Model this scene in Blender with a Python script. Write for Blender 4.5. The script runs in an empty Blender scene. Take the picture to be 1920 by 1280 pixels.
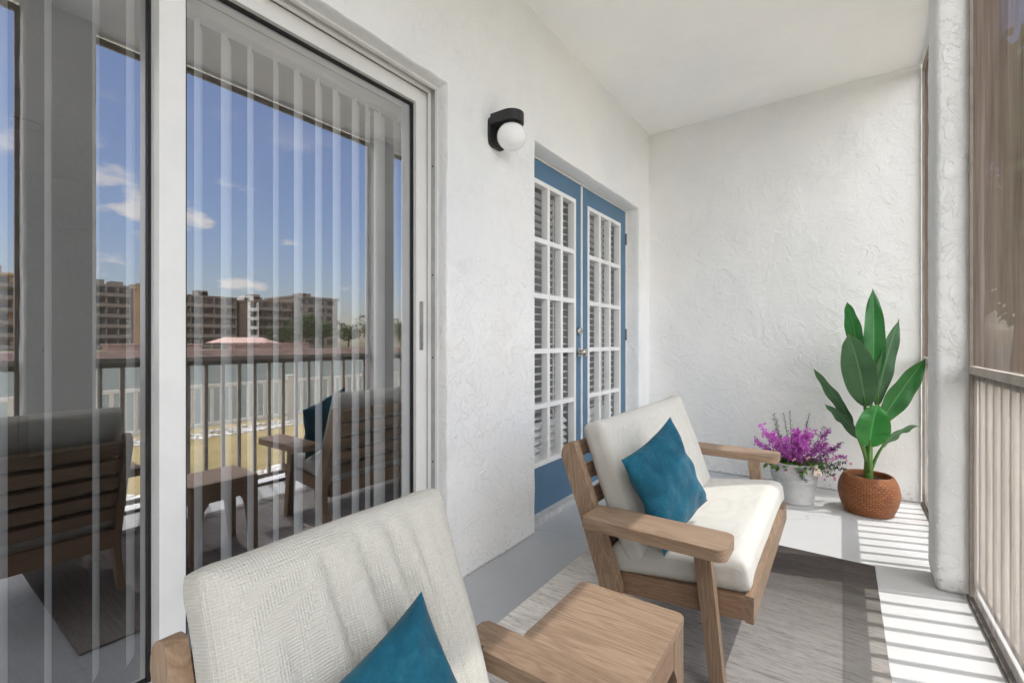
import bpy, bmesh, math, random
from mathutils import Vector, Matrix, noise
R = math.radians
sc = bpy.context.scene
COL = sc.collection
random.seed(7)

# ------------------------------------------------------------------ materials
MATS = {}
class NT:
    """tiny helper around a node tree"""
    def __init__(s, name):
        s.m = bpy.data.materials.new(name); s.m.use_nodes = True
        s.t = s.m.node_tree; s.b = s.t.nodes.get('Principled BSDF'); s.out = s.t.nodes.get('Material Output')
    def n(s, typ, **kw):
        nd = s.t.nodes.new(typ)
        for k, v in kw.items():
            if k in nd.inputs.keys() if isinstance(k, str) else False: nd.inputs[k].default_value = v
            else: setattr(nd, k, v)
        return nd
    def l(s, a, b): s.t.links.new(a, b)
    def coords(s, kind='Object', scale=(1,1,1), rot=(0,0,0), loc=(0,0,0)):
        tc = s.n('ShaderNodeTexCoord'); mp = s.n('ShaderNodeMapping')
        mp.inputs['Scale'].default_value = scale; mp.inputs['Rotation'].default_value = rot; mp.inputs['Location'].default_value = loc
        s.l(tc.outputs[kind], mp.inputs['Vector']); return mp.outputs[0]
    def noise(s, vec, scale, detail=4, rough=.55, dist=0):
        nd = s.n('ShaderNodeTexNoise'); nd.inputs['Scale'].default_value = scale; nd.inputs['Detail'].default_value = detail
        nd.inputs['Roughness'].default_value = rough; nd.inputs['Distortion'].default_value = dist
        if vec is not None: s.l(vec, nd.inputs['Vector'])
        return nd.outputs['Fac']
    def wave(s, vec, scale, dist=0, ddetail=2, dscale=1, axis='X', prof='SIN'):
        nd = s.n('ShaderNodeTexWave'); nd.bands_direction = axis; nd.wave_profile = prof
        nd.inputs['Scale'].default_value = scale; nd.inputs['Distortion'].default_value = dist
        nd.inputs['Detail'].default_value = ddetail; nd.inputs['Detail Scale'].default_value = dscale
        s.l(vec, nd.inputs['Vector']); return nd.outputs['Fac']
    def ramp(s, fac, stops, interp='LINEAR'):
        nd = s.n('ShaderNodeValToRGB'); cr = nd.color_ramp; cr.interpolation = interp
        while len(cr.elements) > 1: cr.elements.remove(cr.elements[-1])
        for i, (p, c) in enumerate(stops):
            e = cr.elements[0] if i == 0 else cr.elements.new(p)
            e.position = p; e.color = (*c, 1) if len(c) == 3 else c
        s.l(fac, nd.inputs['Fac']); return nd.outputs['Color']
    def math(s, op, a, b=None, clamp=False):
        nd = s.n('ShaderNodeMath'); nd.operation = op; nd.use_clamp = clamp
        for i, v in enumerate((a, b)):
            if v is None: continue
            if isinstance(v, (int, float)): nd.inputs[i].default_value = v
            else: s.l(v, nd.inputs[i])
        return nd.outputs[0]
    def mix(s, fac, a, b, mode='MIX'):
        nd = s.n('ShaderNodeMix'); nd.data_type = 'RGBA'; nd.blend_type = mode
        for i, v in ((0, fac), (6, a), (7, b)):
            if isinstance(v, (int, float)): nd.inputs[i].default_value = v
            elif isinstance(v, tuple): nd.inputs[i].default_value = (*v, 1) if len(v) == 3 else v
            else: s.l(v, nd.inputs[i])
        return nd.outputs[2]
    def bump(s, h, strength=.3, dist=.01, normal=None):
        nd = s.n('ShaderNodeBump'); nd.inputs['Strength'].default_value = strength; nd.inputs['Distance'].default_value = dist
        s.l(h, nd.inputs['Height'])
        if normal is not None: s.l(normal, nd.inputs['Normal'])
        return nd.outputs[0]
    def set(s, color=None, rough=None, normal=None, spec=None, metal=None, sheen=None, trans=None):
        b = s.b.inputs
        for key, v in (('Base Color', color), ('Roughness', rough), ('Specular IOR Level', spec), ('Metallic', metal), ('Sheen Weight', sheen), ('Subsurface Weight', trans)):
            if v is None: continue
            if isinstance(v, tuple): b[key].default_value = (*v, 1) if len(v) == 3 else v
            elif isinstance(v, (int, float)): b[key].default_value = v
            else: s.l(v, b[key])
        if normal is not None: s.l(normal, b['Normal'])
        return s.m

def plain(name, color, rough=.5, spec=.4, metal=0, var=.12, vscale=6, bump=0, bscale=60):
    t = NT(name); c = t.coords()
    f = t.noise(c, vscale, 5)
    dark = tuple(x*(1-var) for x in color); lite = tuple(min(1, x*(1+var)) for x in color)
    col = t.ramp(f, [(.3, dark), (.7, lite)])
    nrm = t.bump(t.noise(c, bscale, 4), bump, .004) if bump else None
    return t.set(col, rough, nrm, spec, metal)

def stucco(name, c0, c1, strength=.55):
    t = NT(name); c = t.coords()
    big = t.noise(c, 1.6, 4); mid = t.noise(c, 9, 6, .6, .6)
    # skip trowel: overlapping pats of plaster with crisp broken edges, all over the wall
    def pats(sc_, lo, hi, ds):
        nd = t.noise(c, sc_, 7, .58, ds); return t.ramp(nd, [(lo, (0,0,0)), (hi, (1,1,1))], 'EASE')
    p1 = pats(6.5, .47, .53, 1.1); p2 = pats(13, .50, .545, 1.6); p3 = pats(27, .52, .56, .8)
    fine = t.noise(c, 130, 4)
    h = t.math('ADD', t.math('ADD', t.math('MULTIPLY', p1, .55), t.math('MULTIPLY', p2, .5)), t.math('ADD', t.math('MULTIPLY', p3, .08), t.math('ADD', t.math('MULTIPLY', fine, .14), t.math('MULTIPLY', mid, 1.1))))
    vary = t.ramp(t.noise(c, 2.3, 4, .6), [(.36, (.18,.18,.18)), (.66, (1,1,1))])
    h = t.math('MULTIPLY', h, t.math('ADD', t.math('MULTIPLY', vary, .75), .25))
    col = t.ramp(big, [(.3, c0), (.7, c1)])
    grime = t.ramp(t.noise(c, 34, 9, .75, 1.0), [(.68, (0,0,0)), (.80, (1,1,1))])
    tone = t.ramp(t.noise(c, .9, 5, .6), [(.35, (.94,.955,.97)), (.55, (1,1,1)), (.7, (1,.985,.955))])
    col = t.mix(1.0, col, tone, 'MULTIPLY')
    col = t.mix(t.math('MULTIPLY', grime, .34), col, tuple(x*.6 for x in c0))
    # dust splashed on the foot of the wall
    tc = t.n('ShaderNodeNewGeometry'); sep = t.n('ShaderNodeSeparateXYZ'); t.l(tc.outputs['Position'], sep.inputs[0])
    low = t.math('SUBTRACT', 1.0, t.math('MULTIPLY', sep.outputs[2], 7.0), True)
    spot = t.ramp(t.noise(c, 55, 6, .7), [(.56, (0,0,0)), (.66, (1,1,1))])
    col = t.mix(t.math('MULTIPLY', t.math('MULTIPLY', low, spot), .7), col, (.22,.195,.17))
    joint = t.math('SUBTRACT', 1.0, t.math('MULTIPLY', sep.outputs[2], 70.0), True)
    col = t.mix(t.math('MULTIPLY', joint, t.math('ADD', .35, t.math('MULTIPLY', fine, .6))), col, (.13,.12,.11))
    return t.set(col, .85, t.bump(h, strength, .006), .2)

def wood(name, axis, c0=(.22,.145,.095), c1=(.385,.272,.187), scale=1.0):
    t = NT(name)
    sx = {'X': (1.6, 14, 14), 'Y': (14, 1.6, 14), 'Z': (14, 14, 1.6)}[axis]
    c = t.coords('Object', tuple(v*scale for v in sx))
    n1 = t.noise(c, 1.1, 4, .6, .8)
    rings = t.math('FRACT', t.math('MULTIPLY', n1, 9.0))
    rings = t.math('ABSOLUTE', t.math('SUBTRACT', rings, .5))
    fs = {'X': (18, 420, 420), 'Y': (420, 18, 420), 'Z': (420, 420, 18)}[axis]
    c2 = t.coords('Object', fs)
    fine = t.noise(c2, 1.0, 3, .6)
    f = t.math('ADD', t.math('MULTIPLY', rings, .75), t.math('MULTIPLY', fine, .62))
    col = t.ramp(f, [(.22, c0), (.5, tuple((a+b)/2 for a, b in zip(c0, c1))), (.8, c1)])
    tone = t.noise(t.coords('Object'), 2.2, 2)
    col = t.mix(t.math('MULTIPLY', tone, .35), col, tuple(x*.8 for x in c0))
    oi = t.n('ShaderNodeObjectInfo'); tv = t.ramp(oi.outputs['Random'], [(0, (.80,.79,.78)), (.5, (1,1,1)), (1, (1.14,1.12,1.09))])
    col = t.mix(1.0, col, tv, 'MULTIPLY')
    return t.set(col, .52, t.bump(t.math('ADD', fine, rings), .12, .002), .35)

def fabric(name, c0, c1, weave=260, strength=.35):
    t = NT(name); c = t.coords()
    w1 = t.wave(c, weave/6.283, .6, 2, 3, 'Y'); w2 = t.wave(c, weave/6.283, .6, 2, 3, 'Z'); w3 = t.wave(c, weave/6.283, .6, 2, 3, 'X')
    w = t.math('ADD', t.math('MULTIPLY', w1, w2), t.math('MULTIPLY', w3, .5))
    big = t.noise(c, 5, 5); fine = t.noise(c, 300, 3)
    f = t.math('ADD', t.math('MULTIPLY', w, .35), t.math('ADD', t.math('MULTIPLY', big, .45), t.math('MULTIPLY', fine, .3)))
    col = t.ramp(f, [(.25, c0), (.75, c1)])
    return t.set(col, .95, t.bump(t.math('ADD', w, t.math('MULTIPLY', fine, .5)), strength, .003), .1, sheen=.15)

def velvet():
    t = NT('teal_velvet'); c = t.coords()
    a = t.noise(c, 16, 7, .68, .7); b = t.noise(c, 150, 4, .6)
    f = t.math('ADD', t.math('MULTIPLY', a, .8), t.math('MULTIPLY', b, .25))
    col = t.ramp(f, [(.32, (.004,.055,.095)), (.52, (.008,.080,.132)), (.72, (.018,.125,.185))])
    return t.set(col, .85, t.bump(b, .15, .002), .12, sheen=.12)

def glass(name, refl, tint=(.82,.86,.86)):
    t = NT(name); t.t.nodes.remove(t.b)
    tr = t.n('ShaderNodeBsdfTransparent'); tr.inputs[0].default_value = (*tint, 1)
    gl = t.n('ShaderNodeBsdfGlossy'); gl.inputs['Roughness'].default_value = 0; gl.inputs[0].default_value = (.96,.97,1,1)
    g = t.n('ShaderNodeNewGeometry'); d = t.n('ShaderNodeVectorMath'); d.operation = 'DOT_PRODUCT'
    t.l(g.outputs['Normal'], d.inputs[0]); t.l(g.outputs['Incoming'], d.inputs[1])
    sch = t.math('POWER', t.math('SUBTRACT', 1.0, t.math('ABSOLUTE', d.outputs['Value']), True), 5.0)   # Schlick
    fac = t.math('ADD', t.math('MULTIPLY', sch, 1-refl), refl, True)
    # old float glass is never quite flat
    h = t.noise(t.coords('Object', (1, 1, .35)), 2.2, 2)
    bp = t.bump(h, .03, .004); t.l(bp, gl.inputs['Normal'])
    mx = t.n('ShaderNodeMixShader'); t.l(fac, mx.inputs[0]); t.l(tr.outputs[0], mx.inputs[1]); t.l(gl.outputs[0], mx.inputs[2])
    t.l(mx.outputs[0], t.out.inputs[0]); return t.m

def screen_mesh(name, a, color):
    """insect screen: open share of a wire mesh falls with the angle it is seen or lit at"""
    t = NT(name); t.t.nodes.remove(t.b)
    g = t.n('ShaderNodeNewGeometry'); d = t.n('ShaderNodeVectorMath'); d.operation = 'DOT_PRODUCT'
    t.l(g.outputs['Normal'], d.inputs[0]); t.l(g.outputs['Incoming'], d.inputs[1])
    cs = t.math('MAXIMUM', t.math('ABSOLUTE', d.outputs['Value']), .02)
    opn = t.math('MULTIPLY', t.math('SUBTRACT', 1.0, t.math('DIVIDE', a, cs), True), 1-a)
    c = t.coords('Object', (1, 9, .8)); n = t.noise(c, 3.0, 6, .65, .4)
    n2 = t.noise(t.coords('Object', (1, 3, .6)), 2.0, 4)
    f = t.math('ADD', t.math('MULTIPLY', n, .6), t.math('MULTIPLY', n2, .4))
    col = t.ramp(f, [(.3, tuple(x*.5 for x in color)), (.72, tuple(min(1, x*1.55) for x in color))])
    df = t.n('ShaderNodeBsdfDiffuse'); tl = t.n('ShaderNodeBsdfTranslucent'); t.l(col, df.inputs[0]); t.l(col, tl.inputs[0])
    m1 = t.n('ShaderNodeMixShader'); m1.inputs[0].default_value = .45; t.l(df.outputs[0], m1.inputs[1]); t.l(tl.outputs[0], m1.inputs[2])
    tr = t.n('ShaderNodeBsdfTransparent')
    m2 = t.n('ShaderNodeMixShader'); t.l(opn, m2.inputs[0]); t.l(m1.outputs[0], m2.inputs[1]); t.l(tr.outputs[0], m2.inputs[2])
    t.l(m2.outputs[0], t.out.inputs[0]); return t.m

def leafmat(name, c0, c1, rough=.35, trans=.25, scale=9, veins=None):
    t = NT(name); c = t.coords()
    f = t.noise(c, scale, 4)
    if veins:
        uv = t.coords('UV')
        sp = t.n('ShaderNodeSeparateXYZ'); t.l(uv, sp.inputs[0])
        across = t.math('ABSOLUTE', t.math('SUBTRACT', sp.outputs[0], .5))
        ph = t.math('SUBTRACT', t.math('MULTIPLY', sp.outputs[1], veins), t.math('MULTIPLY', across, veins*.35))
        v = t.math('ABSOLUTE', t.math('SUBTRACT', t.math('FRACT', ph), .5))
        mid = t.math('SUBTRACT', 1.0, t.math('MULTIPLY', across, 26), True)
        f = t.math('ADD', t.math('MULTIPLY', f, .92), t.math('MULTIPLY', v, .12))
    col = t.ramp(f, [(.28, c0), (.72, c1)])
    nrm = None
    if veins:
        edge = t.math('MULTIPLY', t.math('SUBTRACT', t.math('ADD', across, t.math('MULTIPLY', t.math('SUBTRACT', f, .5), .25)), .44), 18.0, True)
        tip = t.math('MULTIPLY', t.math('SUBTRACT', t.math('ADD', sp.outputs[1], t.math('MULTIPLY', t.math('SUBTRACT', f, .5), .2)), .95), 16.0, True)
        col = t.mix(t.math('MULTIPLY', t.math('MAXIMUM', t.math('MULTIPLY', edge, .35), tip), .8), col, (.20,.17,.05))
        col = t.mix(t.math('MULTIPLY', mid, .6), col, tuple(min(1, x*1.8+.03) for x in c1))
        nrm = t.bump(t.math('ADD', t.math('MULTIPLY', v, .4), mid), .25, .003)
    t.set(col, rough, nrm, .45)
    tl = t.n('ShaderNodeBsdfTranslucent'); t.l(col, tl.inputs[0])
    mx = t.n('ShaderNodeMixShader'); mx.inputs[0].default_value = trans
    t.l(t.b.outputs[0], mx.inputs[1]); t.l(tl.outputs[0], mx.inputs[2]); t.l(mx.outputs[0], t.out.inputs[0])
    return t.m

def floor_mat():
    t = NT('painted_concrete'); c = t.coords()
    big = t.noise(c, 1.3, 6); fine = t.noise(c, 40, 6, .65)
    f = t.math('ADD', t.math('MULTIPLY', big, .6), t.math('MULTIPLY', fine, .4))
    col = t.ramp(f, [(.3, (.42,.44,.47)), (.7, (.52,.545,.575))])
    scuff = t.ramp(t.noise(t.coords('Object', (1,2.5,1)), 14, 8, .75, .8), [(.6, (0,0,0)), (.75, (1,1,1))])
    col = t.mix(t.math('MULTIPLY', scuff, .38), col, (.27,.265,.255))
    # paler strip by the screen: brighter sunlight put into the floor colour
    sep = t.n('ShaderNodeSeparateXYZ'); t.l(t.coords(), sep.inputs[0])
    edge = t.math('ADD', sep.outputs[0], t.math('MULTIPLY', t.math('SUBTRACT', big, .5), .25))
    sunlit_strip = t.ramp(edge, [(.95, (0,0,0)), (1.42, (1,1,1))])
    col = t.mix(sunlit_strip, col, (.53,.53,.525))
    vo = t.n('ShaderNodeTexVoronoi'); vo.feature = 'DISTANCE_TO_EDGE'; vo.inputs['Scale'].default_value = .8
    wv = t.n('ShaderNodeVectorMath'); wv.operation = 'ADD'; t.l(t.coords(), wv.inputs[0]); nz = t.n('ShaderNodeTexNoise'); nz.inputs['Scale'].default_value = 5; nz.inputs['Detail'].default_value = 6
    t.l(t.coords(), nz.inputs['Vector']); sc2 = t.n('ShaderNodeVectorMath'); sc2.operation = 'SCALE'; sc2.inputs['Scale'].default_value = .18; t.l(nz.outputs['Color'], sc2.inputs[0]); t.l(sc2.outputs[0], wv.inputs[1]); t.l(wv.outputs[0], vo.inputs['Vector'])
    crack = t.math('SUBTRACT', 1.0, t.math('MULTIPLY', vo.outputs['Distance'], 420.0), True)
    col = t.mix(t.math('MULTIPLY', crack, .45), col, (.16,.16,.16))
    grit = t.ramp(t.noise(c, 160, 3, .6), [(.66, (0,0,0)), (.74, (1,1,1))])
    col = t.mix(t.math('MULTIPLY', grit, .3), col, (.2,.19,.18))
    rgh = t.math('ADD', t.math('MULTIPLY', fine, .25), .38)
    return t.set(col, rgh, t.bump(fine, .12, .003), .35)

def rug_mat():
    t = NT('distressed_rug')
    sep = t.n('ShaderNodeSeparateXYZ'); c0 = t.coords(); t.l(c0, sep.inputs[0])
    st = t.noise(t.coords('Object', (2.2, 30, 1)), 3.0, 6, .7, .5)
    th = t.noise(t.coords('Object', (30, 420, 1)), 1.0, 3, .6)
    bl = t.noise(t.coords('Object', (.8, 5, 1)), 2.2, 4, .6)
    y = t.math('ADD', t.math('MULTIPLY', sep.outputs[1], 1/2.2), t.math('MULTIPLY', t.math('SUBTRACT', bl, .5), .22))
    y = t.math('SUBTRACT', y, t.math('MULTIPLY', sep.outputs[0], .06))
    y = t.math('ADD', y, t.math('MULTIPLY', t.math('SUBTRACT', st, .5), .16))
    base = t.ramp(y, [(0, (.17,.16,.16)), (.16, (.21,.195,.20)), (.30, (.46,.43,.435)), (.45, (.70,.68,.66)), (.60, (.60,.58,.56)),
                      (.72, (.44,.42,.40)), (.80, (.255,.235,.222)), (.86, (.19,.17,.165)), (.92, (.22,.195,.185)), (.97, (.135,.12,.115)), (1, (.16,.145,.135))])
    side = t.ramp(sep.outputs[0], [(.10, (1.5,1.5,1.5)), (.55, (.46,.45,.45)), (1.0, (.44,.43,.43)), (1.03, (.50,.49,.48))])  # offsets sunlight in the colour: paler in the shade, darker where sun falls
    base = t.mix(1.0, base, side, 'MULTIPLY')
    f = t.math('ADD', t.math('MULTIPLY', st, .6), t.math('MULTIPLY', th, .5))
    shade = t.ramp(f, [(.37, (.27,.255,.24)), (.5, (.76,.745,.725)), (.62, (1,.985,.96))])
    col = t.mix(1.0, base, shade, 'MULTIPLY')
    return t.set(col, .95, t.bump(t.math('ADD', th, st), .35, .004), .1)

def basket_mat():
    t = NT('woven_rattan')
    uv = t.coords('UV')
    bk = t.n('ShaderNodeTexBrick'); bk.offset = .5
    bk.inputs['Scale'].default_value = 1; bk.inputs['Brick Width'].default_value = 1/34; bk.inputs['Row Height'].default_value = 1/38
    bk.inputs['Mortar Size'].default_value = .0036; bk.inputs['Mortar Smooth'].default_value = .9; bk.inputs['Bias'].default_value = 0
    bk.inputs['Color1'].default_value = (.34,.115,.034,1); bk.inputs['Color2'].default_value = (.21,.066,.02,1); bk.inputs['Mortar'].default_value = (.055,.02,.009,1)
    t.l(uv, bk.inputs['Vector'])
    v = t.noise(t.coords(), 9, 4)
    col = t.mix(t.math('MULTIPLY', v, .5), bk.outputs['Color'], (.36,.14,.05))
    h = t.math('SUBTRACT', 1.0, bk.outputs['Fac'])
    return t.set(col, .5, t.bump(h, .8, .006), .4)

def wood_floor():
    t = NT('dark_wood_floor'); c = t.coords()
    bk = t.n('ShaderNodeTexBrick'); bk.inputs['Scale'].default_value = 1; bk.inputs['Brick Width'].default_value = 1.2; bk.inputs['Row Height'].default_value = .13
    bk.inputs['Mortar Size'].default_value = .002
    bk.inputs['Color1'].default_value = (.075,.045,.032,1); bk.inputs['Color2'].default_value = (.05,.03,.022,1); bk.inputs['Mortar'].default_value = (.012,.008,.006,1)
    t.l(c, bk.inputs['Vector'])
    g = t.noise(t.coords('Object', (3, 40, 1)), 2, 5, .6, .6)
    col = t.mix(t.ramp(g, [(.35, (0,0,0)), (.7, (1,1,1))]), bk.outputs['Color'], (.13,.085,.062))
    return t.set(col, .4, None, .4)

def lawn_mat():
    t = NT('dry_grass'); c = t.coords()
    a = t.noise(c, 1.4, 6, .65); b = t.noise(c, 30, 6, .7)
    f = t.math('ADD', t.math('MULTIPLY', a, .55), t.math('MULTIPLY', b, .5))
    col = t.ramp(f, [(.3, (.10,.10,.035)), (.48, (.24,.19,.08)), (.62, (.33,.25,.12)), (.8, (.40,.33,.19))])
    return t.set(col, .95, t.bump(b, .8, .03), .1)

def water_mat():
    t = NT('canal_water'); c = t.coords()
    f = t.noise(t.coords('Object', (1, .25, 1)), 1.3, 5, .6)
    col = t.ramp(f, [(.3, (.065,.075,.066)), (.7, (.11,.12,.105))])
    return t.set(col, .6, t.bump(f, .4, .1), .03)

M = dict(
    wall=stucco('white_stucco', (.86,.86,.855), (.90,.90,.895), .62),
    endwall=stucco('grey_white_stucco', (.82,.82,.81), (.87,.87,.86), .6),
    ceil=stucco('ceiling_plaster', (.92,.92,.915), (.95,.95,.945), .4),
    column=stucco('column_stucco', (.74,.74,.73), (.80,.80,.79), .7),
    floor=floor_mat(), rug=rug_mat(), basket=basket_mat(), wood_floor=wood_floor(), lawn=lawn_mat(), water=water_mat(),
    alu=plain('white_aluminium', (.80,.795,.775), .35, .5, 0, .04, 8),
    alu_edge=plain('greyed_aluminium', (.42,.42,.41), .4, .5, .3, .12, 20),
    gasket=plain('black_rubber', (.012,.012,.013), .6),
    steel=plain('brushed_steel', (.42,.43,.42), .3, .5, .9, .1, 40),
    nickel=plain('satin_nickel', (.55,.52,.47), .25, .5, 1, .05, 30),
    pane=glass('reflective_glass', .41, (.97,.985,.985)),
    pane_door=glass('door_glass', .13, (.98,.985,.985)),
    vane=leafmat('vinyl_vane', (.90,.91,.90), (.97,.975,.975), .5, .06, 3),
    blind=plain('white_blind', (.86,.86,.85), .45, .4, 0, .04, 6),
    blue=plain('blue_door_paint', (.085,.175,.275), .42, .4, 0, .09, 5, .12, 90),
    white_paint=plain('white_door_paint', (.84,.84,.83), .4, .4, 0, .04, 10, .08, 70),
    sill=plain('weathered_sill', (.55,.55,.54), .6, .3, 0, .15, 18, .2, 70),
    black=plain('black_metal', (.022,.022,.022), .5, .4, 0, .15, 20, .1, 120),
    globe=plain('opal_glass', (.90,.90,.90), .25, .5, 0, .02, 4),
    bronze=plain('rail_paint', (.27,.235,.205), .5, .3, 0, .18, 14, .2, 60),
    picket=plain('picket_paint', (.42,.37,.32), .5, .3, 0, .18, 14, .2, 60),
    track=plain('dirty_track', (.12,.105,.09), .7, .2, 0, .4, 40, .4, 60),
    screen_up=screen_mesh('screen_brown', .165, (.118,.092,.076)),
    screen_low=screen_mesh('screen_beige', .10, (.36,.33,.30)),
    wx=wood('oak_along_x', 'X'), wy=wood('oak_along_y', 'Y'), wz=wood('oak_along_z', 'Z'),
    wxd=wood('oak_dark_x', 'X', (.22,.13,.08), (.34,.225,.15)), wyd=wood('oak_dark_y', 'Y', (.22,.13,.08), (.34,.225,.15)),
    linen=fabric('cream_linen_weave', (.47,.455,.41), (.56,.545,.50), 520, .5),
    linen2=fabric('cream_linen_fine', (.50,.485,.44), (.61,.595,.555), 900, .25),
    teal=velvet(),
    galv=plain('whitewashed_zinc', (.50,.50,.495), .5, .4, .1, .1, 10, .06, 90),
    soil=plain('potting_soil', (.06,.04,.032), .95, .1, 0, .5, 60, 1.0, 90),
    leaf=leafmat('banana_leaf', (.010,.085,.016), (.045,.23,.05), .36, .22, 5, 26),
    leaf_dull=leafmat('banana_leaf_underside', (.035,.10,.04), (.085,.19,.085), .5, .22, 5, 26),
    leaf_new=leafmat('banana_leaf_young', (.02,.17,.025), (.055,.30,.06), .3, .3, 5, 22),
    stalk=leafmat('banana_stalk', (.05,.15,.025), (.13,.26,.05), .4, .1, 14),
    petal=leafmat('magenta_petals', (.50,.09,.50), (.80,.28,.76), .6, .35, 30),
    petal_dark=leafmat('purple_petals', (.34,.075,.36), (.60,.22,.58), .6, .3, 30),
    bud=leafmat('pink_buds', (.65,.22,.42), (.82,.45,.60), .6, .3, 30),
    sprig=leafmat('dark_sprig', (.015,.05,.02), (.05,.12,.05), .5, .2, 30),
    ivy=leafmat('ivy_green', (.03,.12,.015), (.20,.34,.04), .45, .3, 14),
    tag=plain('pale_pink_tag', (.78,.62,.54), .5, .3, 0, .06, 20),
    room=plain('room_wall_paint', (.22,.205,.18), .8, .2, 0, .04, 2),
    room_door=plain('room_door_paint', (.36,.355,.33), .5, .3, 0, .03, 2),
    fan=plain('fan_blade_dark', (.02,.018,.016), .5),
    fence=plain('white_vinyl', (.50,.475,.43), .45, .4, 0, .06, 3),
    stone=plain('pale_stones', (.46,.44,.41), .9, .1, 0, .35, 14, 1.0, 20),
    gravel_base=plain('pale_gravel', (.66,.65,.625), .95, .1, 0, .3, 20, 1.0, 60),
    ground=plain('far_ground', (.12,.11,.07), .95, .1, 0, .4, .05),
    seawall=plain('pink_seawall', (.34,.23,.20), .9, .1, 0, .25, .4),
    tan=plain('tan_render', (.25,.195,.15), .9, .1, 0, .1, .2),
    orange=plain('ochre_render', (.40,.27,.16), .9, .1, 0, .08, .2),
    umber=plain('umber_render', (.15,.115,.09), .9, .1, 0, .12, .2),
    greige=plain('greige_render', (.20,.175,.15), .9, .1, 0, .1, .2),
    slab=plain('balcony_slab', (.19,.16,.135), .8, .1, 0, .1, .2),
    white_slab=plain('white_balcony', (.62,.59,.55), .8, .1, 0, .05, .2),
    darkglass=plain('dark_window', (.04,.04,.04), .2, .5, 0, .3, .5),
    pinkroof=plain('pink_roof', (.50,.34,.29), .8, .1, 0, .1, .5),
    treeleaf=leafmat('tree_leaf', (.02,.05,.012), (.07,.12,.03), .6, .2, .8),
    bark=plain('tree_bark', (.10,.075,.05), .9, .1, 0, .3, 5),
)

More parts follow.
